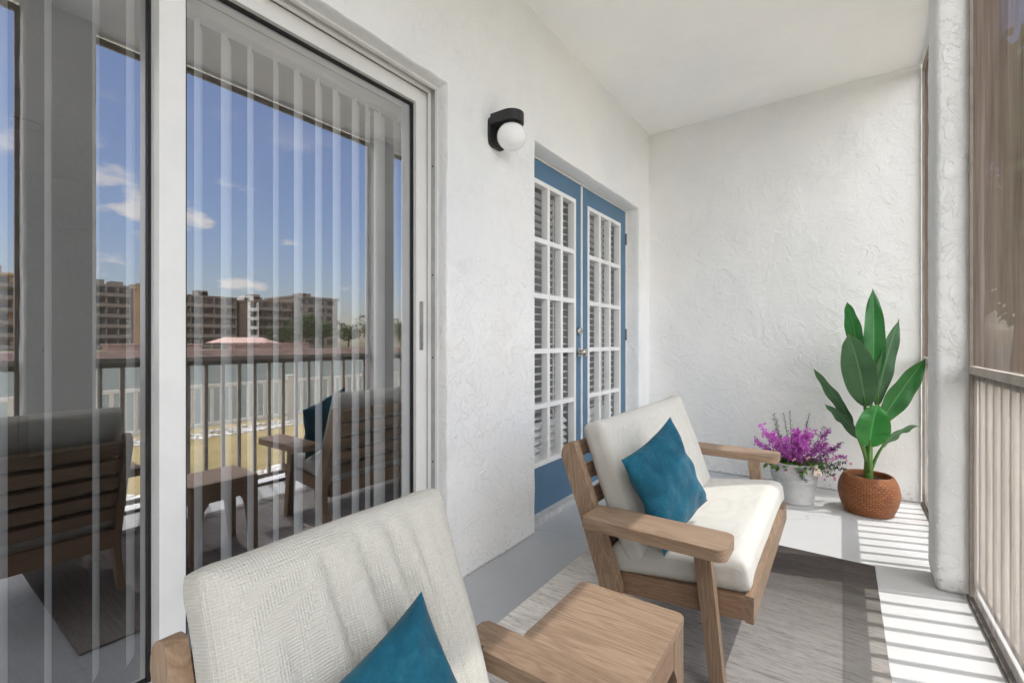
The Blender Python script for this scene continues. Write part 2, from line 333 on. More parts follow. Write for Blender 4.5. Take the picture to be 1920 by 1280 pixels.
# ------------------------------------------------------------------ mesh helpers
class MB:
    def __init__(s): s.bm = bmesh.new(); s.uv = None
    def quadbox(s, x0, x1, y0, y1, z0, z1):
        v = [s.bm.verts.new(p) for p in ((x0,y0,z0),(x1,y0,z0),(x1,y1,z0),(x0,y1,z0),(x0,y0,z1),(x1,y0,z1),(x1,y1,z1),(x0,y1,z1))]
        for f in ((3,2,1,0),(4,5,6,7),(0,1,5,4),(1,2,6,5),(2,3,7,6),(3,0,4,7)): s.bm.faces.new([v[i] for i in f])
        return s
    def prism(s, prof, axis, a0, a1):
        """extrude a 2D outline (ccw) along an axis; axis Y: prof=(x,z); Z: (x,y); X: (y,z)"""
        def P(p, a): return {'Y': (p[0], a, p[1]), 'Z': (p[0], p[1], a), 'X': (a, p[0], p[1])}[axis]
        A = [s.bm.verts.new(P(p, a0)) for p in prof]; B = [s.bm.verts.new(P(p, a1)) for p in prof]
        n = len(prof); s.bm.faces.new(A[::-1]); s.bm.faces.new(B)
        for i in range(n): s.bm.faces.new((A[i], A[(i+1)%n], B[(i+1)%n], B[i]))
        return s
    def tube(s, pts, rad, seg=8, cap=True):
        pts = [Vector(p) for p in pts]; rings = []
        up = Vector((.13,.21,.97)).normalized()
        for i, p in enumerate(pts):
            d = (pts[min(i+1, len(pts)-1)]-pts[max(i-1, 0)]).normalized()
            a = d.cross(up)
            if a.length < .05: a = d.cross(Vector((1,0,0)))
            a.normalize(); b = d.cross(a)
            r = rad[i] if isinstance(rad, (list, tuple)) else rad
            rings.append([s.bm.verts.new(p+a*math.cos(t)*r+b*math.sin(t)*r) for t in [6.28318*k/seg for k in range(seg)]])
        for q, w in zip(rings, rings[1:]):
            for k in range(seg): s.bm.faces.new((q[k], q[(k+1)%seg], w[(k+1)%seg], w[k]))
        if cap: s.bm.faces.new(rings[0][::-1]); s.bm.faces.new(rings[-1])
        return s
    def lathe(s, prof, cx=0, cy=0, seg=48, uvs=True, close=False):
        if uvs and s.uv is None: s.uv = s.bm.loops.layers.uv.new('UVMap')
        rings = [[s.bm.verts.new((cx+r*math.cos(6.283185*k/seg), cy+r*math.sin(6.283185*k/seg), z)) for k in range(seg)] for r, z in prof]
        n = len(prof)
        for i in range(n-1):
            for k in range(seg):
                f = s.bm.faces.new((rings[i][k], rings[i][(k+1)%seg], rings[i+1][(k+1)%seg], rings[i+1][k]))
                if uvs:
                    for lp, (u, v) in zip(f.loops, ((k,i),(k+1,i),(k+1,i+1),(k,i+1))): lp[s.uv].uv = (u/seg, v/(n-1))
        if close: s.bm.faces.new(rings[0][::-1]); s.bm.faces.new(rings[-1])
        return s
    def sphere(s, c, r, seg=24):
        m = bmesh.ops.create_uvsphere(s.bm, u_segments=seg, v_segments=seg//2+2, radius=r)
        bmesh.ops.translate(s.bm, vec=Vector(c), verts=m['verts']); return s
    def card(s, p, d, n, ln, wd):
        """small pointed leaf or petal as two faces"""
        d = Vector(d).normalized(); sd = d.cross(Vector(n))
        if sd.length < 1e-3: sd = d.cross(Vector((.3,.5,.8)))
        sd.normalize(); p = Vector(p); up = sd.cross(d)
        a = s.bm.verts.new(p); b = s.bm.verts.new(p+d*ln*.5+sd*wd*.5+up*wd*.12); e = s.bm.verts.new(p+d*ln); f = s.bm.verts.new(p+d*ln*.5-sd*wd*.5+up*wd*.12)
        s.bm.faces.new((a, b, e)); s.bm.faces.new((a, e, f)); return s
    def build(s, name, mat, parent=None, bevel=0, seg=2, smooth=True, ang=40, loc=None):
        bm = s.bm
        if bevel:
            ed = [e for e in bm.edges if len(e.link_faces) == 2 and e.calc_face_angle(0) > .5]
            bmesh.ops.bevel(bm, geom=ed, offset=bevel, segments=seg, affect='EDGES', profile=.5, clamp_overlap=True)
        bmesh.ops.recalc_face_normals(bm, faces=bm.faces)
        me = bpy.data.meshes.new(name); bm.to_mesh(me); bm.free()
        if smooth:
            for p in me.polygons: p.use_smooth = True
            me.set_sharp_from_angle(angle=R(ang))
        me.materials.append(mat)
        o = bpy.data.objects.new(name, me); COL.objects.link(o)
        if parent: o.parent = parent
        if loc: o.location = loc
        return o

def tag(o, label=None, cat=None, group=None, kind=None):
    if label: o['label'] = label
    if cat: o['category'] = cat
    if group: o['group'] = group
    if kind: o['kind'] = kind
    return o
def thing(name, loc, label, cat, group=None):
    o = bpy.data.objects.new(name, None); COL.objects.link(o); o.location = loc; o.empty_display_size = .1
    return tag(o, label, cat, group)
def box(name, b, mat, parent=None, bevel=0, **kw):
    return MB().quadbox(*b).build(name, mat, parent, bevel, **kw)
def rrect(x0, x1, y0, y1, r, n=5):
    pts = []
    for cx, cy, a in ((x1-r,y1-r,0),(x0+r,y1-r,90),(x0+r,y0+r,180),(x1-r,y0+r,270)):
        for k in range(n+1):
            t = R(a+90*k/n); pts.append((cx+r*math.cos(t), cy+r*math.sin(t)))
    return pts

def wall_sheet(us, vs, holes, to3, disp, cell=.03):
    """stucco sheet with openings and real trowel relief; to3(u,v,w) maps to the scene, w = out of the wall"""
    def lines(lo, hi, cuts):
        k = sorted(set([lo, hi]+[c for c in cuts if lo < c < hi])); out = []
        for a, b in zip(k, k[1:]):
            n = max(1, round((b-a)/cell)); out += [a+(b-a)*i/n for i in range(n)]
        return out+[hi]
    U = lines(us[0], us[1], [c for h in holes for c in h[:2]]); V = lines(vs[0], vs[1], [c for h in holes for c in h[2:4]])
    mb = MB(); bm = mb.bm; g = {}
    def vert(i, j):
        if (i, j) not in g:
            u, v = U[i], V[j]; p = Vector((u*3.1, v*3.1, 1.7))
            w = disp*(noise.noise(p*2.2)+.7*noise.noise(p*6.1))
            du = disp*.9*noise.noise(p*4+Vector((9,2,5))); dv = disp*.9*noise.noise(p*4+Vector((1,7,3)))
            g[i, j] = bm.verts.new(to3(u+du, v+dv, w))
        return g[i, j]
    for i in range(len(U)-1):
        for j in range(len(V)-1):
            um, vm = (U[i]+U[i+1])/2, (V[j]+V[j+1])/2
            if any(h[0] < um < h[1] and h[2] < vm < h[3] for h in holes): continue
            bm.faces.new((vert(i,j), vert(i+1,j), vert(i+1,j+1), vert(i,j+1)))
    for h in holes:
        eps = .02
        def near(v):
            u, w_ = v['uv']
        iu = [i for i, u in enumerate(U) if h[0]-1e-6 <= u <= h[1]+1e-6]; jv = [j for j, v in enumerate(V) if h[2]-1e-6 <= v <= h[3]+1e-6]
        ring = [(iu[0], j) for j in jv]+[(i, jv[-1]) for i in iu[1:]]+[(iu[-1], j) for j in jv[::-1][1:]]
        if h[2] > vs[0]+1e-6: ring += [(i, jv[0]) for i in iu[::-1][1:]]
        prev = [g[k] for k in ring if k in g]
        rg = [k for k in ring if k in g]
        for s_, (inset, dep) in enumerate(((.002,.002),(.005,.008),(.0055,.03),(.0055,h[4]))):
            cur = []
            for (i, j) in rg:
                u, v = U[i], V[j]; p = Vector((u*3.1, v*3.1, 1.7+dep*9))
                cu = u + (-inset if abs(u-h[1]) < 1e-6 else inset if abs(u-h[0]) < 1e-6 else 0)*.8
                cv = v + (-inset if abs(v-h[3]) < 1e-6 else inset if (abs(v-h[2]) < 1e-6 and h[2] > vs[0]) else 0)*.8
                q = disp*.5
                cur.append(bm.verts.new(to3(cu+q*noise.noise(p*5), cv+q*noise.noise(p*5+Vector((3,3,3))), -dep)))
            for a in range(len(rg)-1): bm.faces.new((prev[a], prev[a+1], cur[a+1], cur[a]))
            prev = cur
    return mb

def cushion(w, d, h, r, bulge, fold, seed, nx=44, ny=30, nz=10):
    """upholstered slab centred on the origin: rounded edges, soft crown and creases; fold(u,v) adds depth on the top face"""
    bm = bmesh.new(); H = Vector((w/2, d/2, h/2)); g = {}
    def key(p): return tuple(round(c, 5) for c in p)
    def V(p):
        k = key(p)
        if k in g: return g[k]
        u, v, t = p[0]/H[0], p[1]/H[1], p[2]/H[2]
        q = Vector(p); core = Vector([max(-(H[i]-r), min(H[i]-r, q[i])) for i in range(3)])
        dlt = q-core
        if dlt.length > 1e-9:
            m = dlt.length; # map cube corner zone onto a sphere zone
            c = dlt/r; cx, cy, cz = [max(-1, min(1, a)) for a in c]
            nn = Vector((cx*math.sqrt(max(0, 1-cy*cy/2-cz*cz/2+cy*cy*cz*cz/3)), cy*math.sqrt(max(0, 1-cz*cz/2-cx*cx/2+cz*cz*cx*cx/3)), cz*math.sqrt(max(0, 1-cx*cx/2-cy*cy/2+cx*cx*cy*cy/3))))
            q = core+nn*r
        e = (1-u*u)*(1-v*v)
        q.z += t*bulge*max(0, e)**.6
        q.x += .35*bulge*(1 if u > .99 else -1 if u < -.99 else 0)*(1-v*v)
        q.y += .35*bulge*(1 if v > .99 else -1 if v < -.99 else 0)*(1-u*u)
        ex_ = .30*r*(abs(u)*abs(v))**7; q.x += math.copysign(ex_, u); q.y += math.copysign(ex_, v)
        if t > .5 and fold: q.z += fold(u, v)*min(1, (t-.5)*2)
        nz_ = noise.noise(Vector((q.x*7+seed, q.y*7, q.z*7)))*.0035+noise.noise(Vector((q.x*19+seed, q.y*19, q.z*19)))*.0012
        q += Vector((0, 0, nz_*t))
        g[k] = bm.verts.new(q); return g[k]
    def axis(n, hh):
        rr = r/hh; inner = [-(1-rr)+2*(1-rr)*i/n for i in range(n+1)]
        edge = [1-rr+rr*math.sin(R(90*i/5)) for i in range(1, 6)]
        edge = [1-rr*(1-i/5) for i in range(1, 6)]
        return [-e for e in edge[::-1]]+inner+edge
    X = [a*H[0] for a in axis(nx, H[0])]; Y = [a*H[1] for a in axis(ny, H[1])]; Z = [a*H[2] for a in axis(nz, H[2])]
    def face(A, B, f):
        for a0, a1 in zip(A, A[1:]):
            for b0, b1 in zip(B, B[1:]):
                q = [V(f(a0,b0)), V(f(a1,b0)), V(f(a1,b1)), V(f(a0,b1))]
                if len(set(q)) == 4: bm.faces.new(q)
    for sg in (-1, 1):
        face(X, Y, lambda a, b: (a, b, sg*H[2])); face(X, Z, lambda a, b: (a, sg*H[1], b)); face(Y, Z, lambda a, b: (sg*H[0], a, b))
    mb = MB(); mb.bm.free(); mb.bm = bm; return mb

def xform(mb, mat): bmesh.ops.transform(mb.bm, matrix=mat, verts=mb.bm.verts); return mb
def frame_m(o, ex, ey, ez):
    m = Matrix((ex, ey, ez)).transposed().to_4x4(); m.translation = Vector(o); return m

def throw_pillow(corners, thick, seed):
    """square cushion from its corner points L,T,Rr,B"""
    L, T, Rr, B = [Vector(c) for c in corners]; n = (T-L).cross(Rr-T).normalized()
    if n.x < 0: n = -n
    N = 40; mb = MB(); bm = mb.bm; grid = {}
    for sd in (1, -1):
        for i in range(N+1):
            for j in range(N+1):
                if sd == -1 and (i in (0, N) or j in (0, N)): grid[sd, i, j] = grid[1, i, j]; continue
                u, v = 2*i/N-1, 2*j/N-1
                uu, vv = u*(1-.085*(1-v*v)), v*(1-.085*(1-u*u))
                p = (L*(1-uu)*(1+vv)+T*(1+uu)*(1+vv)+Rr*(1+uu)*(1-vv)+B*(1-uu)*(1-vv))/4
                e = max(0, (1-u**4)*(1-v**4))
                th = thick*e**.62*(.72+.28*(1-u*u)*(1-v*v))
                q = Vector((u*2.2+seed, v*2.2, sd*3))
                th += (noise.noise(q*.8)*.011+noise.noise(q*2.2)*.0035+.0008*noise.noise(q*7))*min(1, e*1.6)
                rad = math.hypot(u, v); angp = math.atan2(v, u)
                th += .006*math.sin(angp*9+seed)*max(0, min(1, (rad-.55)*2))*min(1, e*3)
                grid[sd, i, j] = bm.verts.new(p+n*th*sd)
        for i in range(N):
            for j in range(N):
                q = [grid[sd,i,j], grid[sd,i+1,j], grid[sd,i+1,j+1], grid[sd,i,j+1]]
                bm.faces.new(q if sd == 1 else q[::-1])
    return mb

# ------------------------------------------------------------------ camera
CAM = (1.3, 0, 1.0)
cd = bpy.data.cameras.new('camera'); cam = bpy.data.objects.new('camera', cd); COL.objects.link(cam); sc.camera = cam
cam.location = CAM; cam.rotation_euler = (R(90), 0, R(35.45)); cd.sensor_width = 36; cd.lens = 868/1920*36
cd.clip_start = .02; cd.clip_end = 3000

# ------------------------------------------------------------------ light and sky
SUN = Vector((.402, .131, .906)).normalized()
ld = bpy.data.lights.new('sun', 'SUN'); ld.energy = 4.9; ld.angle = R(.5); ld.color = (1, .975, .935)
lo = bpy.data.objects.new('sun', ld); COL.objects.link(lo); lo.rotation_euler = (-SUN).to_track_quat('-Z', 'Y').to_euler(); lo.location = (8, 3, 12)
w = bpy.data.worlds.new('World'); sc.world = w; w.use_nodes = True
nt = w.node_tree; bg = nt.nodes['Background']; bg.inputs[1].default_value = .15
sky = nt.nodes.new('ShaderNodeTexSky'); sky.sky_type = 'NISHITA'; sky.sun_disc = False
sky.sun_elevation = math.asin(SUN.z); sky.sun_rotation = math.atan2(SUN.x, SUN.y); sky.air_density = 1.2; sky.dust_density = .9; sky.ozone_density = 3.0
def wn(t, **kw):
    n = nt.nodes.new(t)
    for k, v in kw.items(): setattr(n, k, v)
    return n
tc = wn('ShaderNodeTexCoord'); sep = wn('ShaderNodeSeparateXYZ'); nt.links.new(tc.outputs['Generated'], sep.inputs[0])
mp = wn('ShaderNodeMapping'); mp.inputs['Scale'].default_value = (1, 1, 2.6); mp.inputs['Location'].default_value = (.35, .12, 0); nt.links.new(tc.outputs['Generated'], mp.inputs[0])
n1 = wn('ShaderNodeTexNoise'); n1.inputs['Scale'].default_value = 6.5; n1.inputs['Detail'].default_value = 9; n1.inputs['Roughness'].default_value = .56
nt.links.new(mp.outputs[0], n1.inputs['Vector'])
r1 = wn('ShaderNodeValToRGB'); r1.color_ramp.elements[0].position = .585; r1.color_ramp.elements[1].position = .66; nt.links.new(n1.outputs['Fac'], r1.inputs['Fac'])
def wm(op, a_, b_, clamp=False):
    n = wn('ShaderNodeMath', operation=op, use_clamp=clamp)
    for i_, v_ in enumerate((a_, b_)):
        if isinstance(v_, (int, float)): n.inputs[i_].default_value = v_
        else: nt.links.new(v_, n.inputs[i_])
    return n.outputs[0]
# small fair-weather puffs low over the canal, plus unseen, over-bright cloud added overhead and behind as fill light
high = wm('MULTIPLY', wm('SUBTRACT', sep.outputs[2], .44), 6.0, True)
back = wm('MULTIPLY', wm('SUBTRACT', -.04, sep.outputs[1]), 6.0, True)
fill_clouds = wm('MAXIMUM', high, back)
low = wm('MULTIPLY', wm('SUBTRACT', .40, sep.outputs[2]), 5.0, True)
cov = wm('ADD', n1.outputs['Fac'], wm('MULTIPLY', fill_clouds, .20))
nt.links.new(cov, r1.inputs['Fac'])
mu = wn('ShaderNodeMath', operation='MULTIPLY'); nt.links.new(r1.outputs[0], mu.inputs[0]); nt.links.new(wm('MULTIPLY', wm('MAXIMUM', low, fill_clouds), .93), mu.inputs[1])
sk2 = wn('ShaderNodeMix', data_type='RGBA', blend_type='MULTIPLY'); sk2.inputs[0].default_value = 1; nt.links.new(sky.outputs[0], sk2.inputs[6]); sk2.inputs[7].default_value = (1.42, 1.39, 1.54, 1)
mxw = wn('ShaderNodeMix', data_type='RGBA'); nt.links.new(mu.outputs[0], mxw.inputs[0]); nt.links.new(sk2.outputs[2], mxw.inputs[6]); 
cmx = wn('ShaderNodeMix', data_type='RGBA'); nt.links.new(fill_clouds, cmx.inputs[0]); cmx.inputs[6].default_value = (14, 13.4, 13.0, 1); cmx.inputs[7].default_value = (44, 44.3, 44.8, 1)
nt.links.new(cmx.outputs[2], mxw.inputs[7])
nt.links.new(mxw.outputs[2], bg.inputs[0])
sc.view_settings.view_transform = 'Standard'; sc.view_settings.look = 'None'; sc.view_settings.exposure = 0; sc.view_settings.gamma = 1
sc.render.engine = 'CYCLES'
cy = sc.cycles; cy.use_denoising = True; cy.max_bounces = 14; cy.diffuse_bounces = 7; cy.glossy_bounces = 5; cy.transparent_max_bounces = 24; cy.transmission_bounces = 6
cy.sample_clamp_indirect = 6; cy.caustics_reflective = False; cy.caustics_refractive = False

# ------------------------------------------------------------------ setting: porch shell
CE = 2.707; YB = 3.79; YF = -2.0
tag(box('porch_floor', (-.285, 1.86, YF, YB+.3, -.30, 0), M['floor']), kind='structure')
tag(wall_sheet((-.02, 1.80), (YF, YB), [], lambda u, v, q: (u, v, CE-q), .003, .05).build('ceiling', M['ceil']), kind='structure')
tag(box('roof_slab', (-.30, 1.78, YF-.3, YB+.3, CE+.03, CE+.5), M['ceil']), kind='structure')
tag(box('house_roof', (-5.0, -.301, -.62, YB+.3, CE+.03, CE+.5), M['ceil']), kind='structure')
SL = (-.40, 1.376, .02, 2.046)      # sliding door opening (y0,y1,z0,z1)
FD = (2.027, 3.553, .0, 2.048)      # french door opening
hw = wall_sheet((YF, YB), (0, CE+.02), [(SL[0], SL[1], SL[2], SL[3], .27), (FD[0], FD[1], FD[2], FD[3], .15)], lambda u, v, q: (q, u, v), .0032, .028).build('house_wall', M['wall'])
tag(hw, 'long white stucco wall holding the sliding glass door and the blue double door', 'wall')
ew = wall_sheet((-.01, 1.70), (0, CE+.02), [], lambda u, v, q: (u, YB-q, v), .0035, .028).build('end_wall', M['endwall'])
tag(ew, 'pale stucco end wall behind the two potted plants', 'wall')
box('wall_core', (-.01, 1.72, YB+.02, YB+.3, -.3, CE+.03), M['endwall'], ew)
rw = wall_sheet((-.01, 1.8), (0, CE+.02), [], lambda u, v, q: (u, YF+q, v), .003, .08).build('rear_wall', M['wall'])
tag(rw, 'white stucco wall closing the porch behind the viewer', 'wall')

def column(y0, y1, label):
    x0, x1 = 1.605, 1.752
    t = thing('stucco_column', ((x0+x1)/2, (y0+y1)/2, 0), label, 'column', 'stucco columns of the screened side')
    prof = rrect(x0, x1, y0, y1, .022, 4); out = []
    # subdivide the outline, then the height, and roughen
    for a, b in zip(prof, prof[1:]+prof[:1]):
        n = max(1, round(math.hypot(b[0]-a[0], b[1]-a[1])/.03))
        out += [(a[0]+(b[0]-a[0])*k/n, a[1]+(b[1]-a[1])*k/n) for k in range(n)]
    mb = MB(); bm = mb.bm; rows = []
    H = 90
    for h in range(H+1):
        z = (CE+.02)*h/H; row = []
        for (x, y) in out:
            p = Vector((x*3, y*3, z*3)); d = .0045*(noise.noise(p*2)+.6*noise.noise(p*6))
            c = Vector((x-(x0+x1)/2, y-(y0+y1)/2, 0)); c2 = c.normalized()*d
            flare = -.012*max(0, 1-z/.05)
            row.append(bm.verts.new((c.x+c2.x+c.normalized().x*flare, c.y+c2.y+c.normalized().y*flare, z)))
        rows.append(row)
    for a, b in zip(rows, rows[1:]):
        n = len(a)
        for k in range(n): bm.faces.new((a[k], a[(k+1)%n], b[(k+1)%n], b[k]))
    mb.build('shaft', M['column'], t, ang=60)
    return t
column(2.505, 2.70, 'white stucco column standing between the two screened bays by the potted plants')
column(.46, .735, 'stucco column by the near seat, seen only as a dark strip in the glass')

# ------------------------------------------------------------------ screens and railings, one per bay
def screen_bay(y0, y1, label, near=False):
    x = 1.714
    t = thing('porch_screen', (x, (y0+y1)/2, 0), label, 'screen', 'insect screens between the columns')
    yc = (y0+y1)/2
    a, b = y0-yc, y1-yc
    m = MB(); m.quadbox(-.010,.010, a, a+.018, .012, CE-.02); m.quadbox(-.010,.010, b-.018, b, .012, CE-.02)
    m.quadbox(-.011,.011, a+.018, b-.018, CE-.05, CE-.018); m.build('frame', M['bronze'], t, .002)
    MB().quadbox(-.016,.016, a, b, 0, .014).build('floor_track', M['track'], t, .003)
    MB().quadbox(-.013,.013, a+.019, b-.019, .876, .905).build('cross_rail', M['picket'], t, .003)
    for nm, z0, z1, mt in (('upper_mesh', .906, CE-.051, 'screen_up'), ('lower_mesh', .015, .875, 'screen_low')):
        m = MB(); bm = m.bm; N = 14; K = 14
        g = [[bm.verts.new(((0 if 0 < i < N and 0 < k < K else 0)+.004*noise.noise(Vector((i*.9, k*.35, y0)))*math.sin(math.pi*i/N), a+.018+(b-a-.036)*i/N, z0+(z1-z0)*k/K)) for k in range(K+1)] for i in range(N+1)]
        for i in range(N):
            for k in range(K): bm.faces.new((g[i][k], g[i+1][k], g[i+1][k+1], g[i][k+1]))
        m.build(nm, M[mt], t)
    return t
def railing(y0, y1, label):
    x = 1.738; yc = (y0+y1)/2
    t = thing('porch_railing', (x, yc, 0), label, 'railing', 'dark railings outside the screens')
    MB().quadbox(-.0105,.0105, y0-yc, y1-yc, .848, .904).build('top_rail', M['bronze'], t, .006)
    MB().quadbox(-.0103,.0103, y0-yc, y1-yc, .045, .072).build('bottom_rail', M['bronze'], t, .003)
    k0 = math.ceil((y0+.03-1.975)/.1); k1 = math.floor((y1-.03-1.975)/.1); first = None
    for k in range(k0, k1+1):
        yy = 1.975+.1*k-yc
        if first is None:
            first = MB().quadbox(-.0095,.0095, -.0105,.0105, .0725, .8475).build('picket', M['picket'], t, .0015, loc=(0, yy, 0))
        else:
            c = first.copy(); COL.objects.link(c); c.parent = t; c.location = (0, yy, 0)
    return t
bays = ((2.70, YB-.005, 'narrow bay at the end wall'), (.735, 2.505, 'wide bay beside the seats'), (YF+.005, .46, 'bay nearest the viewer'))
for y0, y1, d in bays:
    screen_bay(y0, y1, 'brown insect screen with cross rail filling the '+d)
    railing(y0, y1, 'dark railing of thin upright pickets outside the '+d)

# ------------------------------------------------------------------ sliding glass door
sd = thing('sliding_glass_door', (-.05, .48, 0), 'white framed sliding glass door reflecting sky, canal and apartment blocks', 'door')
ox, oy = -.05, .48
def S(x0, x1, y0, y1, z0, z1, mb=None): return (mb or MB()).quadbox(x0-ox, x1-ox, y0-oy, y1-oy, z0, z1)
zt = SL[3]-.0055; yr = SL[1]-.0052; yl = SL[0]+.0052
m = MB()
S(-.062, -.048, yr-.004, yr, .03, zt, m); S(-.062, -.048, yl, yl+.004, .03, zt, m); S(-.062, -.048, yl+.004, yr-.004, zt-.010, zt, m)
S(-.104, -.088, yr-.0035, yr, .03, zt, m); S(-.104, -.088, yl, yl+.0035, .03, zt, m); S(-.104, -.088, yl+.004, yr-.004, zt-.008, zt, m)
S(-.26, -.048, yl, yr, .0, .03, m)
S(-.26, -.205, yr-.012, yr, .03, zt, m); S(-.26, -.205, yl, yl+.010, .03, zt, m); S(-.26, -.205, yl+.010, yr-.012, zt-.022, zt, m)
m.build('frame', M['alu'], sd, .0025)
m = MB(); S(-.2045, -.0625, yr-.0015, yr, .031, zt-.001, m); S(-.2045, -.0625, yl+.01, yr-.002, zt-.0015, zt, m)
m.build('track_channel', M['alu_edge'], sd, .001)
m = MB()
for z in (.5, .93, 1.27, 1.72): S(-.080, -.074, yr-.0028, yr-.0016, z, z+.007, m)
m.build('screw', M['gasket'], sd)
def panel(y0, y1, xf, xb, zt_, label):
    """one glazed sash: four members butted end to end"""
    st = .058; top = .058
    m = MB()
    S(xb, xf, y0, y0+st, .034, zt_, m); S(xb, xf, y1-st, y1, .034, zt_, m)
    S(xb, xf, y0+st, y1-st, zt_-top, zt_, m); S(xb, xf, y0+st, y1-st, .034, .11, m)
    p = m.build('sash', M['alu'], sd, .003); p['label'] = label
    gk = MB(); a, b = y0+st, y1-st; xg = xb+.014
    S(xg-.004, xg+.008, a+.0005, a+.008, .1105, zt_-top-.0005, gk); S(xg-.004, xg+.008, b-.008, b-.0005, .1105, zt_-top-.0005, gk)
    S(xg-.004, xg+.008, a+.008, b-.008, zt_-top-.0085, zt_-top-.0005, gk); S(xg-.004, xg+.008, a+.008, b-.008, .1105, .118, gk)
    gk.build('gasket', M['gasket'], p)
    pl = MB(); pl.bm.faces.new([pl.bm.verts.new((xg-ox, y_-oy, z_)) for y_, z_ in ((a+.0085,.119),(b-.0085,.119),(b-.0085,zt_-top-.009),(a+.0085,zt_-top-.009))]); pl.build('glass', M['pane'], p, smooth=False)
    return p
sp = panel(.4385, yr-.0025, -.112, -.150, zt-.008, 'sliding sash with a recessed pull')
panel(yl+.012, .498, -.158, -.196, zt-.008, 'fixed sash')
hy = yr-.0025-.030
m = MB(); S(-.1125, -.1105, hy-.010, hy+.010, .965, 1.165, m); h = m.build('pull_handle', M['steel'], sp, .0008)
m = MB(); S(-.1104, -.1088, hy-.006, hy+.004, 1.065, 1.15, m); m.build('finger_slot', M['alu_edge'], sp)

# vertical blinds inside the glass
vb = thing('vertical_blinds', (-.318, .5, 0), 'white vertical blinds drawn open behind the sliding glass door', 'blinds')
MB().quadbox(-.025,.025, -.85, .98, 1.998, 2.035).build('headrail', M['vane'], vb, .004)
VY = [(-.31,0),(-.2,2),(-.1,-2),(-.0,0),(.10,1),(.198,-4),(.277,2),(.371,4),(.447,3),(.505,6),(.619,6.3),(.701,3.4),(.778,13.3),(.866,16.5),(.951,10.3),(1.034,15.8),(1.113,14.3),(1.202,17.1),(1.263,24),(1.325,7.1),(1.425,20)]
for k, (y, a) in enumerate(VY):
    m = MB(); bm = m.bm; N = 6
    g = [[bm.verts.new((-.0445+.089*i/N, .006*(1-(2*i/N-1)**2), z)) for z in (.12, .7, 1.4, 1.972)] for i in range(N+1)]
    for i in range(N):
        for j in range(3): bm.faces.new((g[i][j], g[i+1][j], g[i+1][j+1], g[i][j+1]))
    o = m.build('vane', M['vane'], vb); o.location = (0, y*.974-.5, 0); o.rotation_euler = (0, 0, R(-(2*math.degrees(math.atan2(y*.974, 1.618))-a)))
    c = MB().quadbox(-.004,.004,-.003,.003, 1.972, 1.997).build('clip', M['vane'], o)
# interior room
ir = thing('interior_room', (-2.2, 0, 0), 'dim interior room behind the sliding glass door', 'room')
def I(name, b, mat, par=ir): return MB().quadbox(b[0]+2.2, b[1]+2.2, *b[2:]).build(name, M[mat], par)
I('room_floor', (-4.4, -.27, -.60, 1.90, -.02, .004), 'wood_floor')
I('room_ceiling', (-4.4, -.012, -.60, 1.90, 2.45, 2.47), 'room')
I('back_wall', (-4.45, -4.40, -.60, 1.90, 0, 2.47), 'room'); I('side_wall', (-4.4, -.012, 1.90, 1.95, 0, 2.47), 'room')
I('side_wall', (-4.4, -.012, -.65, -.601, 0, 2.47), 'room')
idr = thing('interior_door', (-4.39, 1.13, 0), 'plain pale door on the far wall of the dim interior room', 'door')
MB().quadbox(-.008, .02, -.30, .44, .01, 2.03).build('door_leaf', M['room_door'], idr, .003)
m = MB(); m.quadbox(-.008,.03,-.36,-.302,.0,2.09); m.quadbox(-.008,.03,.442,.50,.0,2.09); m.quadbox(-.008,.03,-.302,.442,2.032,2.09); m.build('casing', M['room'], idr, .003)
MB().sphere((.06,-.2,.925),.028,16).tube([(.02,-.2,.925),(.05,-.2,.925)],.012).build('knob', M['nickel'], idr)
cf = thing('ceiling_fan', (-1.75, -.15, 2.45), 'dark bladed ceiling fan hanging in the interior room', 'fan')
MB().tube([(0,0,0),(0,0,-.42)], .014).build('rod', M['fan'], cf); MB().lathe([(.001,-.40),(.09,-.42),(.11,-.50),(.07,-.57),(.001,-.58)]).build('motor', M['fan'], cf)
for k in range(4):
    o = MB().prism([(.10,-.03),(.16,-.055),(.60,-.07),(.66,-.04),(.66,.05),(.6,.07),(.16,.055),(.10,.03)], 'Z', -.52, -.512).build('blade', M['fan'], cf, .002)
    o.rotation_euler = (0, 0, R(90*k+72))

